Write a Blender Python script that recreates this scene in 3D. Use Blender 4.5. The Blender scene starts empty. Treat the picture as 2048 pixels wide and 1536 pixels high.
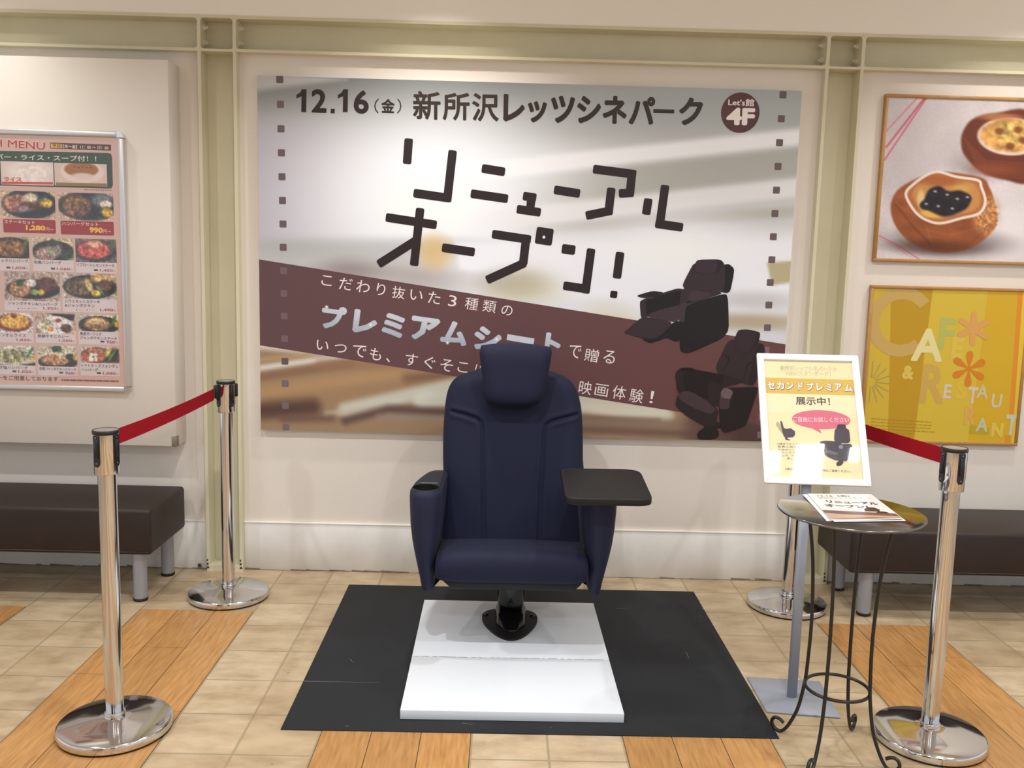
import bpy, bmesh, math, random
import numpy as np
from mathutils import Vector, Matrix

random.seed(7)
SC = bpy.context.scene
COL = SC.collection
PI = math.pi

# ------------------------------------------------------------------ colour helpers
def lin(c):
    """sRGB hex string or 0-255 tuple -> linear rgb"""
    if isinstance(c, str):
        c = tuple(int(c[i:i + 2], 16) for i in (0, 2, 4))
    out = []
    for v in c[:3]:
        v = v / 255.0
        out.append(v / 12.92 if v <= 0.04045 else ((v + 0.055) / 1.055) ** 2.4)
    return tuple(out)

# ------------------------------------------------------------------ camera
F_PX = 1829.5
CAM_P = np.array([0.0417, -3.9833, 1.4068])
YAW, PIT, ROLL = 0.0117, 0.1311, 0.0258
_cy, _sy, _cp, _sp = math.cos(YAW), math.sin(YAW), math.cos(PIT), math.sin(PIT)
FWD = np.array([_sy * _cp, _cy * _cp, -_sp])
_R0 = np.array([_cy, -_sy, 0.0])
_U0 = np.cross(_R0, FWD)
RGT = math.cos(ROLL) * _R0 + math.sin(ROLL) * _U0
UPV = -math.sin(ROLL) * _R0 + math.cos(ROLL) * _U0

cd = bpy.data.cameras.new('camera')
cam = bpy.data.objects.new('camera', cd)
COL.objects.link(cam)
M = Matrix(((RGT[0], UPV[0], -FWD[0], CAM_P[0]), (RGT[1], UPV[1], -FWD[1], CAM_P[1]),
            (RGT[2], UPV[2], -FWD[2], CAM_P[2]), (0, 0, 0, 1)))
cam.matrix_world = M
cd.sensor_width = 36.0
cd.lens = F_PX / 2048 * 36.0
cd.clip_start = 0.05
SC.camera = cam

# ------------------------------------------------------------------ world, exposure
w = bpy.data.worlds.new('world')
SC.world = w
w.use_nodes = True
bg = w.node_tree.nodes['Background']
bg.inputs[0].default_value = (0.92, 0.965, 1.0, 1)
bg.inputs[1].default_value = 0.90
SC.view_settings.view_transform = 'Standard'
SC.view_settings.look = 'None'
SC.view_settings.exposure = 0.0
SC.view_settings.gamma = 1.0
SC.view_settings.use_curve_mapping = False
SC.cycles.use_denoising = True
SC.cycles.max_bounces = 8
SC.cycles.sample_clamp_indirect = 6.0

CEIL_Z = 2.75

def lamp(x, y, power, color, size=0.07, spread=120):
    l = bpy.data.lights.new('downlight_lamp', 'AREA')
    l.shape = 'DISK'
    l.size = size
    l.energy = power
    l.color = color
    l.spread = math.radians(spread)
    o = bpy.data.objects.new('downlight_lamp', l)
    o.location = (x, y, CEIL_Z - 0.012)
    COL.objects.link(o)
    return o

WARM = (1.0, 0.97, 0.91)
NEUT = (0.97, 0.985, 1.0)
ROW_A = [-2.15, -0.25, 2.25]        # wall washers, close to the wall
ROW_C = [-1.95, -0.50, 0.95, 2.40]        # downlights over the display
Y_A, Y_C = -0.46, -1.70
for x in ROW_A:
    lamp(x, Y_A, (3.2, 6.4, 6.5)[ROW_A.index(x)], WARM, 0.08, 112)
for x in ROW_C:
    lamp(x, Y_C, (12.0, 15.5, 12.5, 11.0)[ROW_C.index(x)], NEUT, 0.07, 150)
ROW_FILL = [-1.25, 0.20, 1.65]               # added fill lamps behind the viewer, unseen, to brighten upright faces
Y_FILL = -4.3
for x in ROW_FILL:
    lamp(x, Y_FILL, 24.0, NEUT, 0.07, 150)

# ------------------------------------------------------------------ px <-> world helpers
def ray(u, v):
    return FWD + RGT * ((u - 1024) / F_PX) + UPV * ((768 - v) / F_PX)

def at_y(u, v, y):
    d = ray(u, v)
    return CAM_P + d * ((y - CAM_P[1]) / d[1])

def at_z(u, v, z):
    d = ray(u, v)
    return CAM_P + d * ((z - CAM_P[2]) / d[2])

# ------------------------------------------------------------------ materials
MATS = {}

def mat(name, color, rough=0.5, metal=0.0, spec=0.5, coat=0.0, bump=0.0, bscale=200, noise=0.0, nscale=8.0,
        sheen=0.0, col2=None):
    if name in MATS:
        return MATS[name]
    m = bpy.data.materials.new(name)
    m.use_nodes = True
    nt = m.node_tree
    b = nt.nodes['Principled BSDF']
    c = lin(color) if isinstance(color, (str, tuple)) and (isinstance(color, str) or max(color) > 1) else color
    b.inputs['Base Color'].default_value = (*c, 1)
    b.inputs['Roughness'].default_value = rough
    b.inputs['Metallic'].default_value = metal
    b.inputs['Specular IOR Level'].default_value = spec
    if coat:
        b.inputs['Coat Weight'].default_value = coat
        b.inputs['Coat Roughness'].default_value = 0.08
    if sheen:
        b.inputs['Sheen Weight'].default_value = sheen
        b.inputs['Sheen Roughness'].default_value = 0.5
    tc = None
    if bump or noise:
        tc = nt.nodes.new('ShaderNodeTexCoord')
    if bump:
        n = nt.nodes.new('ShaderNodeTexNoise')
        n.inputs['Scale'].default_value = bscale
        n.inputs['Detail'].default_value = 3
        bp = nt.nodes.new('ShaderNodeBump')
        bp.inputs['Strength'].default_value = bump
        bp.inputs['Distance'].default_value = 0.002
        nt.links.new(tc.outputs['Object'], n.inputs['Vector'])
        nt.links.new(n.outputs['Fac'], bp.inputs['Height'])
        nt.links.new(bp.outputs['Normal'], b.inputs['Normal'])
    if noise:
        n2 = nt.nodes.new('ShaderNodeTexNoise')
        n2.inputs['Scale'].default_value = nscale
        n2.inputs['Detail'].default_value = 5
        mx = nt.nodes.new('ShaderNodeMix')
        mx.data_type = 'RGBA'
        mp = nt.nodes.new('ShaderNodeMapRange')
        mp.inputs['From Min'].default_value = 0.35
        mp.inputs['From Max'].default_value = 0.7
        mp.inputs['To Max'].default_value = noise
        c2 = lin(col2) if col2 else tuple(x * 0.6 for x in c)
        nt.links.new(tc.outputs['Object'], n2.inputs['Vector'])
        nt.links.new(n2.outputs['Fac'], mp.inputs['Value'])
        nt.links.new(mp.outputs['Result'], mx.inputs[0])
        mx.inputs[6].default_value = (*c, 1)
        mx.inputs[7].default_value = (*c2, 1)
        nt.links.new(mx.outputs[2], b.inputs['Base Color'])
    MATS[name] = m
    return m

def print_mat(name, rough=0.45, spec=0.4):
    """printed sheet: ink colours are stored per vertex on the mesh"""
    if name in MATS:
        return MATS[name]
    m = bpy.data.materials.new(name)
    m.use_nodes = True
    nt = m.node_tree
    b = nt.nodes['Principled BSDF']
    a = nt.nodes.new('ShaderNodeVertexColor')
    a.layer_name = 'ink'
    nt.links.new(a.outputs['Color'], b.inputs['Base Color'])
    b.inputs['Roughness'].default_value = rough
    b.inputs['Specular IOR Level'].default_value = spec
    MATS[name] = m
    return m

def pane_mat():
    if 'clear_cover' in MATS:
        return MATS['clear_cover']
    m = bpy.data.materials.new('clear_cover')
    m.use_nodes = True
    nt = m.node_tree
    nt.nodes.clear()
    out = nt.nodes.new('ShaderNodeOutputMaterial')
    mix = nt.nodes.new('ShaderNodeMixShader')
    tr = nt.nodes.new('ShaderNodeBsdfTransparent')
    gl = nt.nodes.new('ShaderNodeBsdfGlossy')
    gl.inputs['Roughness'].default_value = 0.03
    lw = nt.nodes.new('ShaderNodeLayerWeight')
    pwn = nt.nodes.new('ShaderNodeMath')
    pwn.operation = 'POWER'
    pwn.inputs[1].default_value = 5.0
    fr = nt.nodes.new('ShaderNodeMath')
    fr.operation = 'MULTIPLY_ADD'
    fr.inputs[1].default_value = 0.94
    fr.inputs[2].default_value = 0.04
    nt.links.new(lw.outputs['Facing'], pwn.inputs[0])
    nt.links.new(pwn.outputs[0], fr.inputs[0])
    nt.links.new(fr.outputs[0], mix.inputs[0])
    nt.links.new(tr.outputs[0], mix.inputs[1])
    nt.links.new(gl.outputs[0], mix.inputs[2])
    nt.links.new(mix.outputs[0], out.inputs[0])
    MATS['clear_cover'] = m
    return m

def emit_mat(name, color, strength):
    if name in MATS:
        return MATS[name]
    m = bpy.data.materials.new(name)
    m.use_nodes = True
    b = m.node_tree.nodes['Principled BSDF']
    b.inputs['Base Color'].default_value = (0.8, 0.8, 0.8, 1)
    b.inputs['Emission Color'].default_value = (*color, 1)
    b.inputs['Emission Strength'].default_value = strength
    MATS[name] = m
    return m

# ------------------------------------------------------------------ mesh builder
class MB:
    def __init__(s):
        s.v, s.f, s.m, s.s, s.c = [], [], [], [], []

    def add(s, verts, faces, mi=0, smooth=False, col=None):
        o = len(s.v)
        s.v.extend([tuple(map(float, p)) for p in verts])
        s.f.extend([tuple(i + o for i in f) for f in faces])
        s.m.extend([mi] * len(faces))
        s.s.extend([smooth] * len(faces))
        if col is None:
            s.c.extend([(0.8, 0.8, 0.8)] * len(verts))
        elif len(col) == 3 and not hasattr(col[0], '__len__'):
            s.c.extend([tuple(col)] * len(verts))
        else:
            s.c.extend([tuple(x) for x in col])
        return s

    def box(s, x0, x1, y0, y1, z0, z1, mi=0, bev=0.0, seg=2, col=None):
        return s.hexa([(x0, y0, z0), (x1, y0, z0), (x1, y1, z0), (x0, y1, z0),
                       (x0, y0, z1), (x1, y0, z1), (x1, y1, z1), (x0, y1, z1)], mi, bev, seg, col)

    def hexa(s, P, mi=0, bev=0.0, seg=2, col=None, edges=None):
        F = [(0, 3, 2, 1), (4, 5, 6, 7), (0, 1, 5, 4), (1, 2, 6, 5), (2, 3, 7, 6), (3, 0, 4, 7)]
        if not bev:
            return s.add(P, F, mi, False, col)
        bm = bmesh.new()
        vs = [bm.verts.new(p) for p in P]
        for f in F:
            bm.faces.new([vs[i] for i in f])
        es = list(bm.edges)
        if edges is not None:
            es = [e for e in bm.edges if edges((e.verts[0].co + e.verts[1].co) / 2, e)]
        bmesh.ops.bevel(bm, geom=es, offset=bev, segments=seg, profile=0.5, affect='EDGES', clamp_overlap=True)
        s.add_bm(bm, mi, True, col)
        bm.free()
        return s

    def add_bm(s, bm, mi=0, smooth=False, col=None):
        bm.verts.index_update()
        return s.add([v.co[:] for v in bm.verts], [[v.index for v in f.verts] for f in bm.faces], mi, smooth, col)

    def lathe(s, prof, cx=0, cy=0, n=40, mi=0, col=None, smooth=True, cap=True):
        V, Fc = [], []
        for r, z in prof:
            for k in range(n):
                a = 2 * PI * k / n
                V.append((cx + r * math.cos(a), cy + r * math.sin(a), z))
        for i in range(len(prof) - 1):
            for k in range(n):
                k2 = (k + 1) % n
                Fc.append((i * n + k, i * n + k2, (i + 1) * n + k2, (i + 1) * n + k))
        s.add(V, Fc, mi, smooth, col)
        if cap:
            if prof[0][0] > 1e-4:
                s.add(V[:n], [tuple(reversed(range(n)))], mi, False, col)
            if prof[-1][0] > 1e-4:
                s.add(V[-n:], [tuple(range(n))], mi, False, col)
        return s

    def tube(s, pts, r, n=10, mi=0, closed=False, col=None):
        P = [Vector(p) for p in pts]
        N = len(P)
        V, Fc = [], []
        up = None
        for i in range(N):
            if closed:
                t = (P[(i + 1) % N] - P[i - 1]).normalized()
            else:
                t = (P[min(i + 1, N - 1)] - P[max(i - 1, 0)]).normalized()
            if up is None:
                up = t.orthogonal().normalized()
            else:
                up = (up - t * up.dot(t)).normalized()
            b = t.cross(up)
            for k in range(n):
                a = 2 * PI * k / n
                V.append(P[i] + up * (r * math.cos(a)) + b * (r * math.sin(a)))
        rng = N if closed else N - 1
        for i in range(rng):
            for k in range(n):
                k2, j = (k + 1) % n, (i + 1) % N
                Fc.append((i * n + k, i * n + k2, j * n + k2, j * n + k))
        if not closed:
            Fc.append(tuple(reversed(range(n))))
            Fc.append(tuple((N - 1) * n + k for k in range(n)))
        return s.add(V, Fc, mi, True, col)

    def prism(s, poly, fn, d0, d1, mi=0, col=None):
        """poly in 2D extruded between depths; fn(a,b,d)->xyz"""
        n = len(poly)
        V = [fn(a, b, d0) for a, b in poly] + [fn(a, b, d1) for a, b in poly]
        Fc = [tuple(range(n)), tuple(reversed(range(n, 2 * n)))]
        Fc += [(i, i + n, (i + 1) % n + n, (i + 1) % n) for i in range(n)]
        return s.add(V, Fc, mi, False, col)

    def grid(s, nx, ny, fn, mi=0, col=None, smooth=True):
        V = [fn(i / (nx - 1), j / (ny - 1)) for j in range(ny) for i in range(nx)]
        Fc = [(j * nx + i, j * nx + i + 1, (j + 1) * nx + i + 1, (j + 1) * nx + i) for j in range(ny - 1) for i in range(nx - 1)]
        return s.add(V, Fc, mi, smooth, col)

    def build(s, name, mats, parent=None, ink=False, fix=True):
        me = bpy.data.meshes.new(name)
        me.from_pydata(s.v, [], s.f)
        for m in (mats if isinstance(mats, (list, tuple)) else [mats]):
            me.materials.append(m)
        me.polygons.foreach_set('material_index', s.m)
        me.polygons.foreach_set('use_smooth', s.s)
        if ink:
            a = me.color_attributes.new('ink', 'FLOAT_COLOR', 'POINT')
            arr = np.ones((len(s.v), 4), dtype=np.float32)
            arr[:, :3] = np.array(s.c, dtype=np.float32)
            a.data.foreach_set('color', arr.ravel())
        me.update()
        if fix:
            bm = bmesh.new()
            bm.from_mesh(me)
            bmesh.ops.recalc_face_normals(bm, faces=bm.faces)
            bm.to_mesh(me)
            bm.free()
        o = bpy.data.objects.new(name, me)
        COL.objects.link(o)
        if parent is not None:
            o.parent = parent
            o.matrix_parent_inverse = parent.matrix_world.inverted() if False else Matrix.Translation(-Vector(parent.location))
        return o

def thing(name, label, cat, loc=(0, 0, 0), group=None):
    o = bpy.data.objects.new(name, None)
    o.location = loc
    COL.objects.link(o)
    return tag(o, label, cat, group)

def tag(o, label, cat, group=None):
    o['label'] = label
    o['category'] = cat
    if group:
        o['group'] = group
    return o

def struct(o):
    o['kind'] = 'structure'
    return o

# ------------------------------------------------------------------ materials used by the building
M_WALL = mat('wall_paint', (0.79, 0.73, 0.665), 0.75, bump=0.25, bscale=260, noise=0.10, nscale=2.5, col2='d8c8b2')
M_PANEL = mat('panel_white', (0.81, 0.755, 0.69), 0.6, noise=0.06, nscale=2.0)
M_STEEL = mat('cream_steel_paint', (0.69, 0.65, 0.475), 0.45, noise=0.12, nscale=5, col2='a89c78')
M_BASE = mat('baseboard_paint', (0.84, 0.82, 0.79), 0.5, noise=0.25, nscale=6, col2='b8b0a2')
M_DIRT = mat('joint_dirt', '6a6254', 0.9, noise=0.5, nscale=30, col2='a89e8c')
M_CHROME = mat('polished_steel', (0.70, 0.70, 0.71), 0.09, metal=1.0)
M_BLACKP = mat('black_plastic', '17171a', 0.42)
M_SCREW = mat('screw_grey', '8a8a8c', 0.4, metal=0.7)

# ------------------------------------------------------------------ floor (tiles with wood strips let in)
def tile_mat():
    m = bpy.data.materials.new('terracotta_floor_tile')
    m.use_nodes = True
    nt = m.node_tree
    L = nt.links.new
    b = nt.nodes['Principled BSDF']
    tc = nt.nodes.new('ShaderNodeTexCoord')
    mp = nt.nodes.new('ShaderNodeMapping')
    mp.inputs['Location'].default_value = (0.700 + 0.226 * 40, 0.139 + 0.232 * 40, 0)
    br = nt.nodes.new('ShaderNodeTexBrick')
    br.offset = 0.0
    br.squash = 1.0
    br.inputs['Scale'].default_value = 1.0
    br.inputs['Mortar Size'].default_value = 0.0052
    br.inputs['Mortar Smooth'].default_value = 0.75
    br.inputs['Brick Width'].default_value = 0.226
    br.inputs['Row Height'].default_value = 0.232
    br.inputs['Color1'].default_value = (*lin('c9b698'), 1)
    br.inputs['Color2'].default_value = (*lin('b8a384'), 1)
    br.inputs['Mortar'].default_value = (*lin('a09276'), 1)
    L(tc.outputs['Object'], mp.inputs['Vector'])
    L(mp.outputs['Vector'], br.inputs['Vector'])
    n = nt.nodes.new('ShaderNodeTexNoise')
    n.inputs['Scale'].default_value = 7
    n.inputs['Detail'].default_value = 8
    n.inputs['Roughness'].default_value = 0.62
    mpn = nt.nodes.new('ShaderNodeMapping')
    mpn.inputs['Scale'].default_value = (0.8, 1.5, 1)
    L(tc.outputs['Object'], mpn.inputs['Vector'])
    L(mpn.outputs['Vector'], n.inputs['Vector'])
    mr = nt.nodes.new('ShaderNodeMapRange')
    mr.inputs['From Min'].default_value = 0.38
    mr.inputs['From Max'].default_value = 0.66
    mr.inputs['To Max'].default_value = 0.75
    L(n.outputs['Fac'], mr.inputs['Value'])
    mx = nt.nodes.new('ShaderNodeMix')
    mx.data_type = 'RGBA'
    mx.inputs[7].default_value = (*lin('9a8262'), 1)
    L(mr.outputs['Result'], mx.inputs[0])
    L(br.outputs['Color'], mx.inputs[6])
    # sparse dark pits
    vo = nt.nodes.new('ShaderNodeTexVoronoi')
    vo.inputs['Scale'].default_value = 7
    L(tc.outputs['Object'], vo.inputs['Vector'])
    lt = nt.nodes.new('ShaderNodeMath')
    lt.operation = 'LESS_THAN'
    lt.inputs[1].default_value = 0.035
    L(vo.outputs['Distance'], lt.inputs[0])
    n3 = nt.nodes.new('ShaderNodeMath')
    n3.operation = 'MULTIPLY'
    n3.inputs[1].default_value = 0.65
    L(lt.outputs[0], n3.inputs[0])
    mx2 = nt.nodes.new('ShaderNodeMix')
    mx2.data_type = 'RGBA'
    mx2.inputs[7].default_value = (*lin('8a7358'), 1)
    L(n3.outputs[0], mx2.inputs[0])
    L(mx.outputs[2], mx2.inputs[6])
    L(mx2.outputs[2], b.inputs['Base Color'])
    b.inputs['Roughness'].default_value = 0.38
    b.inputs['Specular IOR Level'].default_value = 0.35
    bp = nt.nodes.new('ShaderNodeBump')
    bp.inputs['Strength'].default_value = 0.5
    bp.inputs['Distance'].default_value = 0.003
    ad = nt.nodes.new('ShaderNodeMath')
    ad.operation = 'MULTIPLY_ADD'
    ad.inputs[1].default_value = -1.0
    L(br.outputs['Fac'], ad.inputs[0])
    L(n.outputs['Fac'], ad.inputs[2])
    L(ad.outputs[0], bp.inputs['Height'])
    L(bp.outputs['Normal'], b.inputs['Normal'])
    return m

def wood_mat():
    m = bpy.data.materials.new('oak_floor_strip')
    m.use_nodes = True
    nt = m.node_tree
    L = nt.links.new
    b = nt.nodes['Principled BSDF']
    tc = nt.nodes.new('ShaderNodeTexCoord')
    mp = nt.nodes.new('ShaderNodeMapping')
    mp.inputs['Rotation'].default_value = (0, 0, PI / 2)
    mp.inputs['Location'].default_value = (20.31, 10.0, 0)
    sep = nt.nodes.new('ShaderNodeVertexColor')
    sep.layer_name = 'ink'
    n = nt.nodes.new('ShaderNodeTexNoise')
    n.inputs['Scale'].default_value = 6
    n.inputs['Detail'].default_value = 7
    mp2 = nt.nodes.new('ShaderNodeMapping')
    mp2.inputs['Scale'].default_value = (16, 1.5, 1)
    L(tc.outputs['Object'], mp2.inputs['Vector'])
    L(mp2.outputs['Vector'], n.inputs['Vector'])
    mr = nt.nodes.new('ShaderNodeMapRange')
    mr.inputs['From Min'].default_value = 0.35
    mr.inputs['From Max'].default_value = 0.7
    mr.inputs['To Max'].default_value = 0.8
    L(n.outputs['Fac'], mr.inputs['Value'])
    mx = nt.nodes.new('ShaderNodeMix')
    mx.data_type = 'RGBA'
    mx.blend_type = 'MULTIPLY'
    mx.inputs[7].default_value = (0.66, 0.58, 0.50, 1)
    L(mr.outputs['Result'], mx.inputs[0])
    L(sep.outputs['Color'], mx.inputs[6])
    L(mx.outputs[2], b.inputs['Base Color'])
    b.inputs['Roughness'].default_value = 0.30
    b.inputs['Specular IOR Level'].default_value = 0.4
    return m

M_TILE, M_WOOD = tile_mat(), wood_mat()
fl = MB()
fl.add([(-5, -8, 0), (5, -8, 0), (5, 0.3, 0), (-5, 0.3, 0)], [(0, 1, 2, 3)], 0)
pw = 0.447 / 3
for k in range(-5, 6):
    cx = -1.152 + 0.904 * k
    if abs(cx) > 4.6:
        continue
    for j in range(3):
        x0 = cx - 0.2235 + j * pw
        ys, ye = -0.467, -7.9
        y = ys
        first = True
        while y > ye:
            ln = (0.25 + 0.6 * random.random()) if first else 0.9
            first = False
            y2 = max(y - ln, ye)
            sh = 0.88 + 0.2 * random.random()
            c = tuple(v * sh for v in lin('bf9059'))
            fl.add([(x0 + .0011, y2 + .0006, .0006), (x0 + pw - .0011, y2 + .0006, .0006),
                    (x0 + pw - .0011, y - .0006, .0006), (x0 + .0011, y - .0006, .0006)], [(0, 1, 2, 3)], 1, False, c)
            y = y2
    fl.add([(cx - .2245, -7.9, .0003), (cx + .2245, -7.9, .0003), (cx + .2245, -.4665, .0003), (cx - .2245, -.4665, .0003)],
           [(0, 1, 2, 3)], 2, False)
struct(fl.build('floor', [M_TILE, M_WOOD, mat('plank_gap', '3c2814', 0.85)], ink=True))

# ------------------------------------------------------------------ back wall, steel frame, baseboard, ceiling
YW = 0.04
BZ0, BZ1 = 2.2536, 2.400            # beam underside / top
wl = MB()
for (xa, xb) in ((-5, -1.2625 + .007), (-1.1005 - .007, 1.3745 + .007), (1.5365 - .007, 5)):
    wl.box(xa, xb, YW, 0.25, 0.0, BZ0 + 0.006)
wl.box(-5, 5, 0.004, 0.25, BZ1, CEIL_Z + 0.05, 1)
wl.box(-5, 5, 0.10, 0.25, BZ0, BZ1 + 0.01)
struct(wl.build('wall_back', [M_WALL, mat('brightened_wall_paint', (0.93, 0.88, 0.80), 0.8)]))  # strip above the beam coloured lighter in place of light the lamps lack

COLS = [(-1.2625, -1.1005), (1.3745, 1.5365)]
FT = 0.014
YWEB = 0.088
def fillet_tri(mb, cx, cz, sx, sz, r, y0, y1):
    pts = [(cx, cz)] + [(cx + sx * r * (1 - math.sin(a)), cz + sz * r * (1 - math.cos(a))) for a in
                        [i * PI / 2 / 5 for i in range(6)]]
    mb.prism(pts, lambda a, b, d: (a, d, b), y0, y1)

bm_ = MB()
xs = [-5] + [x for c in COLS for x in c] + [5]
for i in (0, 2, 4):
    x0, x1 = xs[i], xs[i + 1]
    bm_.box(x0, x1, 0.0, YWEB, BZ1 - 0.013, BZ1)
    bm_.box(x0, x1, 0.0, YWEB, BZ0, BZ0 + 0.012)
    bm_.box(x0, x1, YWEB - 0.003, YWEB + 0.01, BZ0, BZ1)
    for (xx, sx) in ((x0, 1), (x1, -1)):
        for (zz, sz) in ((BZ1 - .013, -1), (BZ0 + .012, 1)):
            fillet_tri(bm_, xx, zz, sx, sz, 0.014, 0.0, 0.006)
beam = struct(bm_.build('trim_1', M_STEEL))
beam['label'] = 'horizontal cream painted steel beam along the top of the wall'

def bolt(x, z, sx, parent):
    b = MB()
    hexp = [(0.0115 * math.cos(a), 0.0115 * math.sin(a)) for a in [i * PI / 3 for i in range(6)]]
    b.prism(hexp, lambda a, c, d: (x + sx * d, 0.045 + a, z + c), 0.0, 0.011)
    rp = [(0.0065 * math.cos(a), 0.0065 * math.sin(a)) for a in [i * PI / 6 for i in range(12)]]
    b.prism(rp, lambda a, c, d: (x + sx * d, 0.045 + a, z + c), 0.011, 0.019)
    wp = [(0.015 * math.cos(a), 0.015 * math.sin(a)) for a in [i * PI / 8 for i in range(16)]]
    b.prism(wp, lambda a, c, d: (x + sx * d, 0.045 + a, z + c), 0.0, 0.003)
    return b.build('bolt', M_BOLT, parent)

M_BOLT = mat('bolt_paint', (0.70, 0.67, 0.55), 0.4)
for ci, (x0, x1) in enumerate(COLS):
    c = MB()
    for (a, b) in ((x0, x0 + FT), (x1 - FT, x1)):
        c.box(a, b, -0.001, YWEB, 0.0, BZ1 + 0.001)
    c.box(x0 + FT, x1 - FT, YWEB - 0.003, YWEB + 0.01, 0, BZ1)
    c.box(x0 + FT, x1 - FT, 0.0, YWEB, BZ1 - 0.012, BZ1)
    c.box(x0 + FT, x1 - FT, 0.0, YWEB, BZ0, BZ0 + 0.010)
    c.box(x0 + FT, x1 - FT, 0.0, YWEB, 0.0, 0.028)
    for (xx, sx) in ((x0 + FT, 1), (x1 - FT, -1)):
        fillet_tri(c, xx, BZ1 - .012, sx, -1, 0.014, 0.0, 0.006)
        fillet_tri(c, xx, BZ0 + .010, sx, 1, 0.012, 0.0, 0.006)
    co = struct(c.build('trim_%d' % (ci + 2), M_STEEL))
    co['label'] = ['cream steel column left of the cinema poster', 'cream steel column right of the cinema poster'][ci]
    zm = (BZ0 + BZ1) / 2
    for dz in (-0.031, 0.031):
        bolt(x0, zm + dz, -1, co)
        bolt(x1, zm + dz, 1, co)
        if ci == 0:
            bolt(x0 + FT, zm + dz, 1, co)
        else:
            bolt(x1 - FT, zm + dz, -1, co)
    # chipped paint at the column foot
    ch = MB()
    for xx in (x0, x1 - FT):
        for q in range(3):
            zz = 0.008 + 0.017 * q + 0.004 * random.random()
            ch.add([(xx, -.0016, zz), (xx + FT * (.9 - .25 * q), -.0016, zz + .003), (xx + FT * .5, -.0016, zz + .013), (xx, -.0016, zz + .010)],
                   [(0, 1, 2, 3)])
    ch.build('paint_chip', mat('chipped_paint', '4a4034', 0.9), co)

BBH = 0.2205
for i, (a, b, nm) in enumerate([(-5, COLS[0][0], 'baseboard_left'), (COLS[0][1], COLS[1][0], 'baseboard_back'), (COLS[1][1], 5, 'baseboard_right')]):
    bb = MB()
    bb.box(a, b, YW - 0.012, YW + 0.02, 0.0, BBH, 0, 0.002, 1)
    bb.box(a, b, YW - 0.0145, YW + 0.01, BBH - .0005, BBH + 0.0035, 1)
    # worn line at the floor joint: an uneven strip of dirt
    x = a
    while x < b:
        dx = 0.02 + 0.07 * random.random()
        h = 0.002 + 0.010 * random.random() ** 2
        x2 = min(x + dx, b)
        bb.add([(x, YW - .0126, 0.0005), (x2, YW - .0126, 0.0005), (x2, YW - .0126, h * .7), (x, YW - .0126, h)], [(0, 1, 2, 3)], 2)
        x = x2
    struct(bb.build(nm, [M_BASE, mat('baseboard_edge', (0.86, 0.83, 0.77), 0.5), M_DIRT]))

# small socket plate low on the wall beside the left column
sp = at_y(400, 1131, YW - .013)
so = MB()
so.box(sp[0] - .010, sp[0] + .010, YW - .016, YW - .010, sp[2] - .011, sp[2] + .011, 0, .002, 1)
so.box(sp[0] - .006, sp[0] + .005, YW - .0175, YW - .014, sp[2] - .004, sp[2] + .007, 1, .001, 1)
tag(so.build('cable_cap', [mat('cap_grey', '8c8880', .5), M_BLACKP]), 'tiny grey cable cap on the white baseboard left of the left steel column', 'cap')

cl = MB()
cl.box(-5, 5, -5.0, 0.3, CEIL_Z, CEIL_Z + 0.1)
struct(cl.build('ceiling', mat('ceiling_paint', (0.90, 0.88, 0.86), 0.8)))

# the far side of the mall hall behind the viewer (seen only in the polished steel)
fw = MB()
fw.box(-5, 5, -8.2, -8.0, 0, 1.0, 0)
fw.box(-3.4, -1.0, -8.0, -7.95, 0, 2.2, 1)
fw.box(0.6, 1.5, -8.0, -7.95, 0, 2.2, 1)
struct(fw.build('wall_front', [mat('far_wall', (0.70, 0.64, 0.56), 0.8), mat('dark_shop_opening', '241f1c', 0.6)]))

# recessed ceiling fittings
M_LENS = emit_mat('lamp_lens', (1.0, 0.93, 0.82), 14.0)
M_RIM = mat('lamp_rim', (0.8, 0.8, 0.78), 0.4)
def fitting(x, y, label):
    t = thing('ceiling_light', label, 'light', (x, y, CEIL_Z), 'recessed ceiling downlights')
    r = MB()
    r.lathe([(0.045, CEIL_Z - .001), (0.045, CEIL_Z - .010), (0.060, CEIL_Z - .008), (0.062, CEIL_Z - .001)], x, y, 28, cap=False)
    r.build('rim', M_RIM, t)
    l = MB()
    l.lathe([(0.0, CEIL_Z - .004), (0.044, CEIL_Z - .004)], x, y, 28, cap=False)
    l.build('lens', M_LENS, t)

POSN = ['above the left display board', 'above the middle of the poster', 'above the framed cafe pictures']
for i, x in enumerate(ROW_A):
    fitting(x, Y_A, 'small recessed ceiling downlight close to the wall ' + POSN[i])
for i, x in enumerate(ROW_C):
    fitting(x, Y_C, 'small recessed ceiling downlight ' + ['in front of the left bench', 'over the left of the cinema seat', 'over the round table', 'in front of the right bench'][i])
for i, x in enumerate(ROW_FILL):
    fitting(x, Y_FILL, 'added ceiling fill lamp, unseen behind the viewer, ' + ['left', 'middle', 'right'][i])
M_PANELAMP = emit_mat('panel_lamp', (0.97, 0.985, 1.0), 60.0)
for i, (x, wd) in enumerate([(1.352, .06), (1.553, .155), (1.812, .05)]):
    t = thing('ceiling_panel', 'bright narrow ceiling lamp in front of the table, ' + ['nearest the seat', 'middle one', 'nearest the cafe pictures'][i], 'light',
              (x, -2.84, CEIL_Z), 'bright ceiling lamps')
    p = MB()
    p.box(x - wd / 2, x + wd / 2, -2.84 - (.13, .18, .04)[i], -2.84 + (.04, .09, .06)[i], CEIL_Z - .006, CEIL_Z - .002)
    p.build('diffuser', M_PANELAMP, t)

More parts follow.
